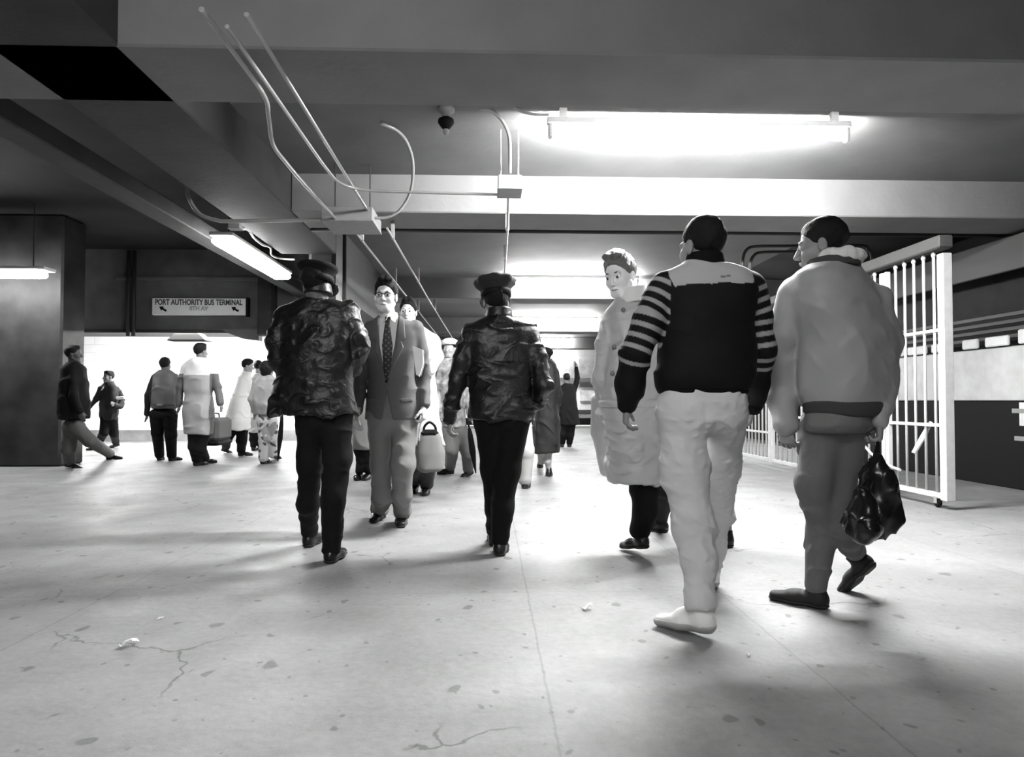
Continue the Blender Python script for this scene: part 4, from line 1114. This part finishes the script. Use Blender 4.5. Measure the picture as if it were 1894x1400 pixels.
def bomber_man():
    P = Person(3.2, 1560, 'person in pale bomber jacket with white collar lining, carrying black bags', yaw=-35)
    st = [(492, 1492, 1590, .09), (508, 1462, 1622, .12), (545, 1450, 1650, .155), (620, 1466, 1664, .18), (690, 1474, 1664, .19), (735, 1478, 1658, .18), (752, 1484, 1652, .165)]
    tor = P.loft(st)
    A = P.limb([(1470, 550, -.02, .085), (1450, 620, .02, .078), (1444, 690, .08, .070), (1448, 740, .06, .062), (1456, 785, -.02, .050)])
    B = P.limb([(1622, 555, .0, .08), (1632, 640, .06, .07), (1634, 700, .0, .062), (1632, 750, -.08, .052), (1628, 778, -.14, .045)])
    m = mat('bomber_satin', .27, .55, bump=.12, bscale=40, var=.06, vscale=5)
    b = Body().u(tor).chain(*A, k=.035).chain(*B, k=.035)
    b.add(folds(.013, 20, (.8, .3, .35), 71, 1.7, 1.3)).add(folds(.006, 45, (.5, .1, .8), 72, 1.5, 1.4)).add(lumps(.008, 11, 2))
    P.part(b, 'bomber_jacket', m, .007)
    rib = mat('rib_dark', .04, .9, bump=.3, bscale=180)
    P.part(Body().u(P.loft([(740, 1482, 1654, .172), (762, 1486, 1650, .165), (770, 1490, 1646, .158)])), 'hem_band', rib, .008)
    collar(P, P.p(1540, 498, 0), .105, .05, .02, .05, rib, 'collar')
    lin = mat('collar_lining', .6, .8, bump=.4, bscale=70)
    l = Body(); c = P.p(1550, 478, 0); R = frame(P.fwd)
    for a in np.linspace(-2.3, 2.3, 9):
        pass
    arc = [c+R[0]*.098*math.sin(a)-R[1]*.085*math.cos(a)+np.array([0, 0, .006*math.cos(a)]) for a in np.linspace(-1.7, 1.7, 9)]
    for i in range(8): l.u(Cone(arc[i], arc[i+1], .034, .034), .01)
    l.add(lumps(.005, 50, 1)); P.part(l, 'collar_lining', lin, .006)
    fa = shoe(P.root, P.rl, G(1533, 1128), -48, mat('shoe_suede', .012, .7), L=.30, kind='dress')
    fb = shoe(P.root, P.rl, G(1622, 1108), -30, mat('shoe_suede', .012, .7), pitch=-48, L=.29, lift=.17)
    jean = mat('trousers_mid', .105, .8, bump=.15, bscale=120, var=.08, vscale=6)
    la, ra = P.limb([(1524, 800, 0, .110), (1506, 890, -.02, .086), (1520, 985, .03, .068)]); la.append(fa+np.array([0, 0, .01])); ra.append(.056)
    lb, rb = P.limb([(1560, 800, .0, .108), (1548, 900, .0, .084), (1566, 985, -.04, .068)]); lb.append(fb+np.array([0, 0, .02])); rb.append(.052)
    t = Body().u(P.loft([(735, 1500, 1636, .13), (780, 1488, 1606, .13), (812, 1500, 1590, .09)], cap=.05)).chain(la, ra, k=.05).chain(lb, rb, k=.035); cuff(t, fa, la[-2], -.04); cuff(t, fb, lb[-2], -.02)
    t.add(folds(.016, 34, (.4, .3, .9), 81, 2.0, 1.2)).add(lumps(.006, 12, 5))
    P.part(t, 'trousers', jean, .007)
    sh = Body().u(P.loft([(760, 1486, 1646, .14), (784, 1480, 1636, .15), (800, 1484, 1624, .13)])).add(folds(.010, 40, (.3, .2, 1), 85, 1.5, 1.3))
    P.part(sh, 'shirt_tail', mat('shirt_tail', .13, .8, bump=.1, bscale=90), .007)
    P.under(tor, (A, B), ((la, ra), (lb, rb)), .72)
    P.head(1518, 455, .03, -62, 1.10, pitch=-6, hair='cropped', hairm=M_hair_blk, neck=(1540, 505, 0), features=True, brow=.02)
    hand(P.body, A[0][-1], (.05, .1, -1), (.7, .5, 0), (-.4, .8, 0), curl=.6)
    hand(P.body, B[0][-1], (0, .1, -1), (-.8, .4, 0), (-.2, .9, 0), curl=.95)
    P.finish(skin(.2))
    H = B[0][-1]+np.array([0, .02, -.09])
    # two black plastic bags
    for i, (px, py, rx, rz, dy, lb2) in enumerate(((1622, 922, .092, .165, -.24, 'large bulging black plastic bag carried by the man in the pale bomber jacket'),
                                        (1594, 958, .056, .10, -.40, 'smaller black plastic bag hanging lower, beside the large bag'))):
        c = P.p(px, py, dy); e = empty('plastic_bag', c, lb2, 'bag')
        bb = Body().u(Ell(c, [rx, .09, rz]), 0).u(Ell(c+np.array([0, 0, -rz*.5]), [rx*1.1, .10, rz*.5]), .04).u(Cone(c+np.array([0, 0, rz*.7]), c+np.array([.0, 0, rz*1.15]), rx*.5, .02), .04)
        bb.add(folds(.014, 45, (.8, .3, .4), 90+i, 2.0, 1.3)).add(lumps(.01, 25, i))
        emit_body(bb, 'bag_body', mat('bag_plastic', .008, .22), e, c, .006)
        for s in (-.012, .012):
            MB().tube([c+np.array([s*2, 0, rz*1.05])-c, (c+H)/2+np.array([s, 0, 0])-c, H-c], [.012, .006, .005], 8, 4).build('handle', mat('bag_plastic', .008, .22), e, smooth=True)

def raincoat_man():
    P = Person(4.35, 1165, 'person in pale shiny raincoat with head turned, beside the striped jacket', yaw=-118)
    sd = (math.cos(math.radians(-20)), -math.sin(math.radians(-20)))
    m = mat('raincoat', .42, .34, bump=.25, bscale=22, distort=.8, var=.05, vscale=6)
    st = [(553, 1140, 1196, .08), (566, 1126, 1212, .105), (600, 1120, 1222, .13), (660, 1114, 1232, .15), (720, 1110, 1236, .16), (760, 1114, 1234, .16), (830, 1122, 1230, .165), (893, 1126, 1228, .17)]
    tor = P.loft(st, side=sd)
    A = P.limb([(1134, 585, 0, .068), (1120, 640, -.02, .062), (1112, 700, -.02, .058), (1114, 742, .06, .05)])
    B = P.limb([(1210, 585, .05, .068), (1220, 650, .06, .062), (1220, 705, .05, .056), (1208, 745, -.02, .048)])
    b = Body().u(tor).chain(*A, k=.03).chain(*B, k=.03)
    b.add(folds(.013, 34, (.45, .2, -.85), 101, 2.0, 1.1)).add(folds(.007, 64, (-.3, .2, .9), 103, 1.7, 1.2)).add(lumps(.006, 14, 2))
    b.add(folds(.022, 44, (.5, .3, -.8), 131, 2.2, 1.2, mask=lambda Q: np.clip((1.02-Q[..., 2])*6, 0, 1)))
    P.part(b, 'raincoat', m, .006)
    tl = Body(); X = P.limb([(1108, 740, .1, .055), (1110, 800, .2, .06), (1122, 870, .3, .045)])
    tl.chain(*X, k=.02).add(folds(.008, 40, (1, .2, .3), 104, 1.5, 1.3)); P.part(tl, 'coat_tail', m, .007)
    collar(P, P.p(1168, 558, 0), .098, .10, .018, .22, mat('raincoat_collar', .65, .6))
    # lapel strip and buttons on the front
    for px, py in ((1136, 641), (1153, 572), (1133, 690)):
        q = P.p(px, py, -.155 if py < 600 else -.16); MB().lathe([(.012, -.02), (.013, 0), (.009, .004), (.001, .004)], q, 12, ax=np.array([[1, 0, 0], [0, 0, 1], [0, -1, 0.]])).build('button', mat('button_grey', .15, .4), P.root, P.rl, True)
    bl = Body().u(P.loft([(738, 1108, 1238, .172), (746, 1108, 1238, .174), (754, 1110, 1238, .172)], side=sd)); P.part(bl, 'belt', m, .008)
    fb = shoe(P.root, P.rl, G(1198, 1030), -28, M_shoe_blk, pitch=-10, L=.28, lift=.05)
    fa = shoe(P.root, P.rl, G(1236, 985), -60, M_shoe_blk, L=.29)
    lb, rb = P.limb([(1186, 850, 0, .10), (1192, 900, 0, .092), (1194, 945, -.02, .080)]); lb.append(fb+np.array([0, 0, .02])); rb.append(.070)
    la, ra = P.limb([(1215, 850, .05, .09), (1230, 900, .3, .07)]); la.append(fa); ra.append(.055)
    t = Body().chain(lb, rb, k=.03).chain(la, ra, k=.03); cuff(t, fb, lb[-2], -.03); t.add(folds(.008, 36, (.2, .2, 1), 111, 1.8, 1.4)); P.part(t, 'trousers', M_wool_blk, .008)
    P.under(tor, (A, B), ((la, ra), (lb, rb)), .7)
    P.head(1146, 510, -.02, -140, 1.16, pitch=-14, tilt=-3, hair='full', hairm=mat('hair_brown', .12, .5, bump=.5, bscale=120), neck=(1165, 570, 0), brow=.05)
    hand(P.body, A[0][-1], (-.1, .2, -1), (.5, 1, 0), (-.8, .3, 0), curl=.5); hand(P.body, B[0][-1], (-.3, -.2, -1), (-.5, .6, 0), (-.8, -.3, 0), curl=.6)
    P.finish(skin(.72))

def figure(Y, gx, label, yaw, torso, arms, legs, feet, hd, top, bottom, skn=.3, topname='jacket', hair='short', hairm=None, detail=False, shoem=None, fold=.018, topfold=None, extra=None, h=.011, tone=None, hands=(True, True), group=None, coatside=None, leg_bare=False, hs=1.0, sk=1.0, shoek='dress'):
    """a person farther off: torso stations, two arms, two legs, two feet (heel px,py,toe yaw,pitch,lift)"""
    P = Person(Y, gx, label, yaw, h=h, detail=detail, group=group)
    tor = P.loft(torso, side=coatside)
    AA = [P.limb(a) for a in arms]
    b = Body().u(tor)
    for a in AA: b.chain(*a, k=.03)
    b.add(folds(fold, 26, (.4, .3, .8), int(gx), 1.8, 1.3)).add(lumps(.006, 14, int(gx)+1))
    P.part(b, topname, top, h, tone)
    LL = []
    for l, f in zip(legs, feet):
        hp = G(f[0], f[1]) if len(f) < 6 else G(f[0], f[1])
        an = shoe(P.root, P.rl, hp, f[2], shoem or M_shoe_blk, pitch=f[3], lift=f[4], L=.28, h=.009, kind=shoek)
        pts, rr = P.limb(l); pts.append(an); rr.append(rr[-1]*.86 if not leg_bare else .035); LL.append((pts, rr))
    if bottom is not None:
        t = Body()
        py0 = legs[0][0][1]
        x0, x1 = min(l[0][0] for l in legs), max(l[0][0] for l in legs); rr0 = max(l[0][3] for l in legs)
        for l in LL: t.chain(*l, k=.03)
        t.u(Ell((LL[0][0][0]+LL[1][0][0])/2, [.15, .12, .12]), .03)
        t.add(folds(.008, 30, (.2, .2, 1), int(gx)+5, 1.8, 1.3)); P.part(t, 'trousers', bottom, h)
        P.under(tor, AA, LL, .72)
    else: 
        P.under(tor, AA, [], .72)
        for l in LL: P.body.chain(l[0], l[1], .02)
    hx, hy, hdy, face = hd[:4]; pitch = hd[4] if len(hd) > 4 else 0
    P.head(hx, hy, hdy, face, hs, pitch=pitch, hair=hair, hairm=hairm or M_hair_blk, neck=(torso[0][1]/2+torso[0][2]/2, torso[0][0]+4, 0), features=detail)
    for a, on in zip(AA, hands):
        if on: d = a[0][-1]-a[0][-2]; hand(P.body, a[0][-1], d, (-P.side[0], -P.side[1], 0), P.fwd, detail=False)
    if extra: extra(P, tor, AA, LL)
    P.finish(skin(skn))
    return P

def crowd():
    gj = mat('jacket_grey', .13, .6, bump=.2, bscale=40, var=.1, vscale=8)
    # walker in dark suit by the tiled wall, paper under arm
    def ex(P, tor, AA, LL):
        c = P.p(221, 736, -.12); o = MB().box(-.10, .10, -.02, .02, -.03, .03, .01).build('newspaper', M_paper); o.location = tuple(c); o.rotation_euler = (0, -.1, 0)
        tag(o, 'white newspaper under the arm of the dark-suited walker on the left', 'newspaper')
        s = Body().u(P.loft([(710, 194, 206, .06), (716, 188, 212, .1), (728, 190, 204, .14)])).inter(Fn(lambda Q: np.maximum(poly2(Q[..., 0], Q[..., 2], [tuple(P.p(203, 706)[[0, 2]]), tuple(P.p(210, 710)[[0, 2]]), tuple(P.p(189, 724)[[0, 2]])]), Q[..., 1]-P.Y)), .003)
        P.part(s, 'shirt', mat('shirt_white', .62, .7), .008)
    figure(13.6, 205, 'person in a dark suit striding left by the tiled wall with a newspaper', -140,
           [(706, 194, 208, .07), (713, 186, 218, .10), (730, 182, 222, .13), (750, 180, 222, .14), (766, 180, 222, .13), (776, 184, 220, .12)],
           [[(187, 720, 0, .06), (178, 738, -.1, .055), (166, 752, -.25, .045)], [(216, 720, 0, .06), (226, 738, 0, .055), (222, 752, -.1, .05), (212, 748, -.25, .045)]],
           [[(196, 775, 0, .1), (192, 800, -.1, .08)], [(208, 775, 0, .1), (211, 802, .1, .08)]],
           [(186, 832, -130, 0, 0), (222, 828, -140, -20, .05)], (200, 697, -.02, -150), mat('suit_black', .010, .8), M_wool_blk, .12, 'suit_jacket', extra=ex)
    # blurred passer-by cut by the left edge
    figure(9.6, 140, 'person in dark jacket and grey trousers striding at the left edge before the column', 80,
           [(668, 126, 144, .07), (680, 116, 156, .12), (710, 112, 160, .15), (750, 110, 162, .16), (775, 112, 162, .16)],
           [[(135, 690, -.12, .06), (136, 730, -.2, .055), (148, 762, -.22, .045)], [(135, 690, .12, .06), (130, 735, .2, .055), (125, 765, .25, .045)]],
           [[(140, 790, -.05, .11), (166, 815, -.05, .085)], [(134, 790, .05, .11), (126, 830, .05, .085)]],
           [(196, 850, 80, 0, 0), (118, 866, 80, -15, .03)], (137, 655, 0, 80), M_wool_blk, mat('trousers_grey2', .07, .8), .05)
    # pair seen from behind
    def band(P, tor, AA, LL):
        P.part(Body().u(P.loft([(746, 280, 324, .15), (756, 282, 322, .14)])), 'hem_band', mat('rib_grey', .08, .9), .01)
    def tn(V):
        return np.where((V[:, 0] < J(281, 740, 11)[0]) | (V[:, 0] > J(327, 740, 11)[0]), .012, .10)
    P = figure(11.1, 300, 'person seen from behind in grey leather jacket with dark sleeves and black trousers', 0,
           [(684, 296, 316, .08), (691, 284, 324, .11), (708, 280, 328, .14), (730, 278, 330, .16), (750, 280, 326, .16)],
           [[(286, 698, 0, .06), (275, 730, .0, .06), (272, 765, .05, .05)], [(324, 698, 0, .06), (330, 728, .05, .055), (328, 745, .15, .05)]],
           [[(291, 768, 0, .12), (291, 800, 0, .09)], [(314, 768, 0, .12), (316, 805, 0, .09)]],
           [(293, 852, -10, 0, 0), (312, 853, 25, 0, 0)], (306, 675, 0, 5), mat('jacket_twotone', .1, .45, bump=.2, bscale=30, tone=True), M_wool_blk, .15, 'leather_jacket', extra=band, tone=tn, hs=.96)
    # tall man in raincoat, with a suitcase
    def tn2(V):
        yz = V[:, 2]; z1 = J(368, 694, 10.3)[2]; x0, x1 = J(343, 740, 10.3)[0], J(392, 740, 10.3)[0]
        t = np.where(yz > z1, .62, .27); t = np.where(((V[:, 0] < x0) | (V[:, 0] > x1)) & (yz < z1+.02), .09, t)
        return t
    P = figure(10.3, 368, 'person seen from behind in a long pale raincoat with white shoulders, pulling a suitcase', 8,
           [(661, 358, 382, .08), (669, 342, 394, .12), (694, 338, 396, .15), (724, 340, 394, .15), (728, 342, 392, .14), (760, 338, 396, .18), (803, 342, 392, .19)],
           [[(343, 680, 0, .065), (333, 715, 0, .06), (331, 748, .02, .05)], [(393, 680, 0, .065), (402, 715, -.02, .06), (408, 745, -.05, .05)]],
           [[(360, 800, 0, .10), (359, 825, .0, .085)], [(376, 800, 0, .10), (370, 830, .0, .085)]],
           [(358, 862, 25, 0, 0), (372, 858, 40, 0, 0)], (372, 650, 0, 30), mat('raincoat_twotone', .3, .5, bump=.2, bscale=25, tone=True), M_wool_nvy, .18, 'raincoat', tone=tn2)
    c = J(398, 812, 10.9); e = empty('suitcase', (c[0], c[1], c[2]), 'grey soft suitcase with dark base held by the man in the pale raincoat', 'suitcase')
    MB().box(-.16, .16, -.3, .3, -.02, .34, .05).build('case_body', mat('case_grey', .10, .7, bump=.2, bscale=30), e)
    MB().box(-.165, .165, -.31, .31, -.09, -.01, .03).build('base', M_black, e)
    MB().tube([(0, -.15, .33), (0, -.12, .40), (0, .12, .40), (0, .15, .33)], .012, 8, 4).build('handle', M_black, e)
    # white coat
    figure(12.1, 440, 'person in a loose white coat and black trousers, striding right before the tiled wall', 70,
           [(687, 448, 466, .08), (695, 438, 470, .11), (720, 430, 470, .14), (750, 418, 468, .18), (780, 406, 472, .22), (794, 403, 470, .23)],
           [[(455, 702, -.1, .065), (462, 722, -.15, .055), (475, 712, -.15, .05)], [(452, 705, .12, .065), (466, 725, .15, .055), (478, 720, .15, .045)]],
           [[(430, 790, 0, .11), (420, 812, .0, .085)], [(448, 790, 0, .11), (447, 815, .0, .088)]],
           [(408, 838, 60, -25, .05), (440, 843, 80, 0, 0)], (459, 677, 0, 80, -10), mat('coat_white', .62, .7, bump=.1, bscale=30), M_wool_blk, .25, 'coat')
    figure(13.6, 476, 'person in pale coat mostly hidden between white coat and printed trousers', 10,
           [(690, 470, 484, .07), (697, 462, 490, .1), (730, 460, 492, .14), (770, 460, 492, .16), (800, 460, 494, .17)],
           [[(464, 705, 0, .05), (458, 735, 0, .05), (458, 755, .02, .04)], [(489, 705, 0, .05), (494, 735, 0, .05), (494, 755, .02, .04)]],
           [[(470, 798, 0, .09), (468, 812, 0, .07)], [(481, 798, 0, .09), (478, 812, 0, .07)]],
           [(467, 834, 0, 0, 0), (478, 834, 20, 0, 0)], (478, 678, 0, 0), mat('coat_pale', .42, .7), M_wool_blk, .2, 'coat')
    # printed trousers
    def tn3(V):
        return np.where(np.sin(V[:, 0]*38+3*np.sin(V[:, 2]*17))*np.sin(V[:, 2]*30+2*np.sin(V[:, 0]*21)) > .35, .08, .5)
    P = figure(10.7, 492, 'person in pale jacket and printed white trousers with a folded umbrella', 20,
           [(694, 484, 504, .08), (702, 472, 512, .11), (725, 466, 516, .14), (750, 466, 514, .15), (768, 470, 512, .14)],
           [[(474, 712, 0, .06), (466, 738, 0, .055), (470, 760, .05, .045)], [(511, 712, 0, .06), (518, 738, -.05, .055), (520, 760, -.08, .045)]],
           [[(488, 780, 0, .11), (492, 812, -.02, .09)], [(500, 780, 0, .11), (504, 812, .05, .088)]],
           [(483, 858, 15, 0, 0), (503, 850, 20, -15, .03)], (495, 684, 0, 30), mat('jacket_pale', .28, .6, bump=.2, bscale=30, var=.25, vscale=8), None, .25, 'jacket', hair='bob')
    t = Body()
    LL = [P.limb([(488, 778, 0, .11), (490, 812, -.02, .09), (487, 846, -.0, .075)]), P.limb([(500, 778, 0, .11), (505, 812, .05, .088), (506, 840, .1, .075)])]
    for l in LL: t.chain(*l, k=.03)
    t.u(Ell((LL[0][0][0]+LL[1][0][0])/2, [.15, .12, .12]), .03).add(folds(.01, 30, (.2, .2, 1), 6, 1.8, 1.3))
    P.part(t, 'trousers', mat('trousers_print', .4, .8, tone=True), .010, tn3)
    def umb(a, b2, label):
        c = (a+b2)/2; e = empty('umbrella', c, label, 'umbrella')
        d = b2-a; MB().tube([a-c, a+d*.15-c, a+d*.5-c, a+d*.93-c, b2-c], [.02, .032, .04, .012, .006], 12).build('folded_canopy', M_black, e, smooth=True)
        MB().tube([a-c, a-d*.08-c, a-d*.12+np.array([.03, 0, 0])-c], .011, 8, 3).build('handle', M_dark, e, smooth=True)
    umb(J(522, 770, 10.55), J(514, 853, 10.55), 'folded dark umbrella held low beside the printed trousers')
    # grey coat woman behind the suit
    figure(8.2, 672, 'person in a grey knee-length coat mostly hidden behind the man in the grey suit', 180,
           [(672, 662, 684, .08), (682, 650, 698, .11), (712, 648, 700, .13), (760, 652, 692, .13), (800, 652, 700, .16), (832, 652, 700, .17)],
           [[(653, 695, 0, .055), (646, 730, 0, .05), (644, 765, 0, .045)], [(696, 695, 0, .055), (702, 730, 0, .05), (704, 765, 0, .045)]],
           [[(668, 830, 0, .075), (668, 850, 0, .06)], [(684, 830, 0, .075), (683, 850, 0, .06)]],
           [(666, 885, 180, 0, 0), (684, 885, 185, 0, 0)], (673, 652, 0, 180), mat('coat_grey', .17, .75, bump=.1, bscale=60), M_wool_blk, .3, 'coat', hair='bob')
    # trench coat man behind the suit
    def exbag(P, tor, AA, LL):
        c = P.p(795, 800, -.34); e = empty('tote_bag', c, 'grey cloth bag hanging in front of the pale trench coat', 'bag')
        bb = Body().u(Loft([(c[2]-.38, c[0], c[1], .10, .05), (c[2]-.35, c[0], c[1], .125, .07), (c[2]-.2, c[0], c[1], .135, .075), (c[2]-.05, c[0], c[1], .115, .06), (c[2]+.02, c[0], c[1], .07, .045)], (1, 0), 2.8, .03), 0).add(folds(.012, 24, (.9, .2, .2), 7, 1.5, 1.3))
        emit_body(bb, 'bag_body', mat('bag_cloth', .16, .8, bump=.1, bscale=40), e, c, .009)
        MB().tube([(-.06, 0, .0), (-.05, -.01, .06), (0, -.02, .10), (.05, -.01, .06), (.06, 0, .0)], .012, 8, 4).build('handle', M_black, e, smooth=True); MB().box(-.085, .085, -.055, .055, -.05, .03, .03).build('bag_top', M_black, e)
    figure(6.9, 778, 'person in pale trench coat facing us, behind the shoulder of the grey suit', 176,
           [(602, 745, 778, .085), (612, 738, 800, .12), (640, 738, 806, .15), (690, 742, 806, .15), (740, 744, 810, .16), (800, 742, 818, .18), (824, 744, 822, .19)],
           [[(745, 625, 0, .065), (742, 665, 0, .06), (746, 700, -.02, .05)], [(800, 628, 0, .07), (810, 662, -.03, .062), (796, 682, -.2, .055), (780, 676, -.28, .045)]],
           [[(768, 800, 0, .1), (770, 860, 0, .08)], [(794, 800, 0, .1), (793, 860, 0, .08)]],
           [(768, 908, 180, 0, 0), (790, 912, 180, 0, .0)], (755, 577, 0, 184), mat('trench_pale', .42, .7, bump=.12, bscale=40, var=.06, vscale=5), mat('trousers_dk2', .03, .8), .6, 'trench_coat', hair='full', extra=exbag, hs=1.05, detail=True, fold=.02)
    # striding figure with cap
    def excap(P, tor, AA, LL):
        MB().lathe([(.105, -.02), (.11, 0), (.10, .035), (.06, .06), (.01, .07)], P.hc+np.array([0, 0, .07]), 20).build('cap', mat('cap_white', .6, .7), P.root, P.rl, True)
    figure(8.6, 845, 'person in pale cap and grey trousers striding beside the trench coat', -160,
           [(662, 824, 846, .08), (672, 812, 858, .11), (700, 810, 862, .14), (750, 816, 860, .15), (790, 820, 862, .15)],
           [[(816, 685, 0, .055), (808, 725, 0, .05), (812, 760, -.1, .045)], [(856, 685, 0, .055), (866, 725, 0, .05), (870, 765, -.1, .045)]],
           [[(834, 795, 0, .11), (836, 830, -.1, .085)], [(848, 795, 0, .11), (866, 838, .1, .085)]],
           [(840, 876, -120, 0, 0), (876, 880, -130, -25, .04)], (832, 645, 0, -160), mat('shirt_print', .3, .7, var=.6, vscale=14), mat('trousers_grey3', .15, .8), .3, 'shirt', extra=excap)
    umb(J(868, 792, 8.3), J(880, 875, 8.3), 'folded dark umbrella held low behind the flat-capped figure')
    # behind cop2
    figure(7.6, 955, 'person in light trousers mostly hidden behind the flat-capped leather jacket', 0,
           [(640, 934, 962, .08), (648, 920, 974, .11), (680, 916, 978, .13), (730, 920, 974, .14), (780, 922, 976, .14)],
           [[(924, 665, 0, .055), (926, 710, 0, .05), (930, 750, .05, .045)], [(970, 665, 0, .055), (970, 710, 0, .05), (966, 750, .05, .045)]],
           [[(942, 785, 0, .1), (936, 830, .05, .075)], [(966, 785, 0, .11), (974, 835, 0, .085)]],
           [(930, 885, 0, 0, 0), (970, 905, 10, 0, 0)], (944, 622, 0, 0), gj, mat('trousers_khaki', .34, .8), .25, 'jacket')
    def exber(P, tor, AA, LL):
        b = Body().u(Ell(P.hc+np.array([0, 0, .075]), [.135, .14, .07], frame((.1, 1, -.15))), 0).u(Ell(P.hc+np.array([0, 0, .02]), [.095, .11, .08]), .03)
        P.part(b, 'beret', M_wool_blk, .008)
    figure(8.9, 1008, 'person in dark beret and long dark coat seen from behind, bare-legged', 10,
           [(664, 996, 1018, .08), (673, 984, 1028, .12), (700, 984, 1034, .15), (745, 988, 1032, .15), (800, 986, 1036, .19), (838, 984, 1036, .2)],
           [[(988, 690, 0, .06), (984, 725, 0, .055), (988, 758, .02, .05)], [(1026, 690, 0, .06), (1032, 725, 0, .055), (1028, 760, .05, .05)]],
           [[(1002, 838, 0, .06), (1002, 852, .1, .05)], [(1013, 838, 0, .06), (1013, 852, 0, .05)]],
           [(1000, 866, 0, 0, 0), (1015, 882, 5, -8, .01)], (1005, 662, 0, 10), mat('coat_charcoal', .006, .7, bump=.15, bscale=30), None, .3, 'coat', extra=exber, leg_bare=True, hs=.9, shoek='flat')
    figure(14.5, 1050, 'person in black coat far off with one arm raised', 0,
           [(709, 1044, 1056, .08), (714, 1036, 1064, .11), (735, 1033, 1066, .14), (765, 1034, 1070, .18), (786, 1032, 1074, .2)],
           [[(1038, 720, 0, .06), (1034, 742, 0, .055), (1034, 762, .02, .05)], [(1062, 722, 0, .06), (1068, 700, 0, .055), (1066, 680, 0, .045)]],
           [[(1043, 782, 0, .1), (1042, 804, 0, .08)], [(1057, 782, 0, .1), (1055, 804, 0, .08)]],
           [(1040, 827, 0, 0, 0), (1054, 827, 0, 0, 0)], (1048, 700, 0, 0), M_wool_blk, M_wool_blk, .12, 'coat', hs=.9)
    figure(4.6, 1322, 'person in dark clothes hidden behind the striped jacket, one black shoe showing', 0,
           [(600, 1300, 1336, .07), (612, 1288, 1352, .1), (650, 1284, 1356, .12), (710, 1288, 1352, .12), (760, 1288, 1354, .13), (840, 1290, 1352, .14)],
           [[(1291, 630, 0, .045), (1286, 680, 0, .042), (1290, 725, .05, .04)], [(1349, 630, 0, .045), (1354, 680, 0, .042), (1350, 725, .05, .04)]],
           [[(1312, 840, 0, .07), (1310, 900, .1, .05)], [(1332, 840, 0, .065), (1340, 920, 0, .045)]],
           [(1302, 990, 0, 0, 0), (1350, 1014, 0, 0, 0)], (1318, 572, 0, 0), M_wool_blk, None, .2, 'coat', leg_bare=True, hs=.88, shoek='flat', sk=.9)

for fn in (cop1, cop2, glasses_man, striped_man, bomber_man, raincoat_man, crowd): fn()
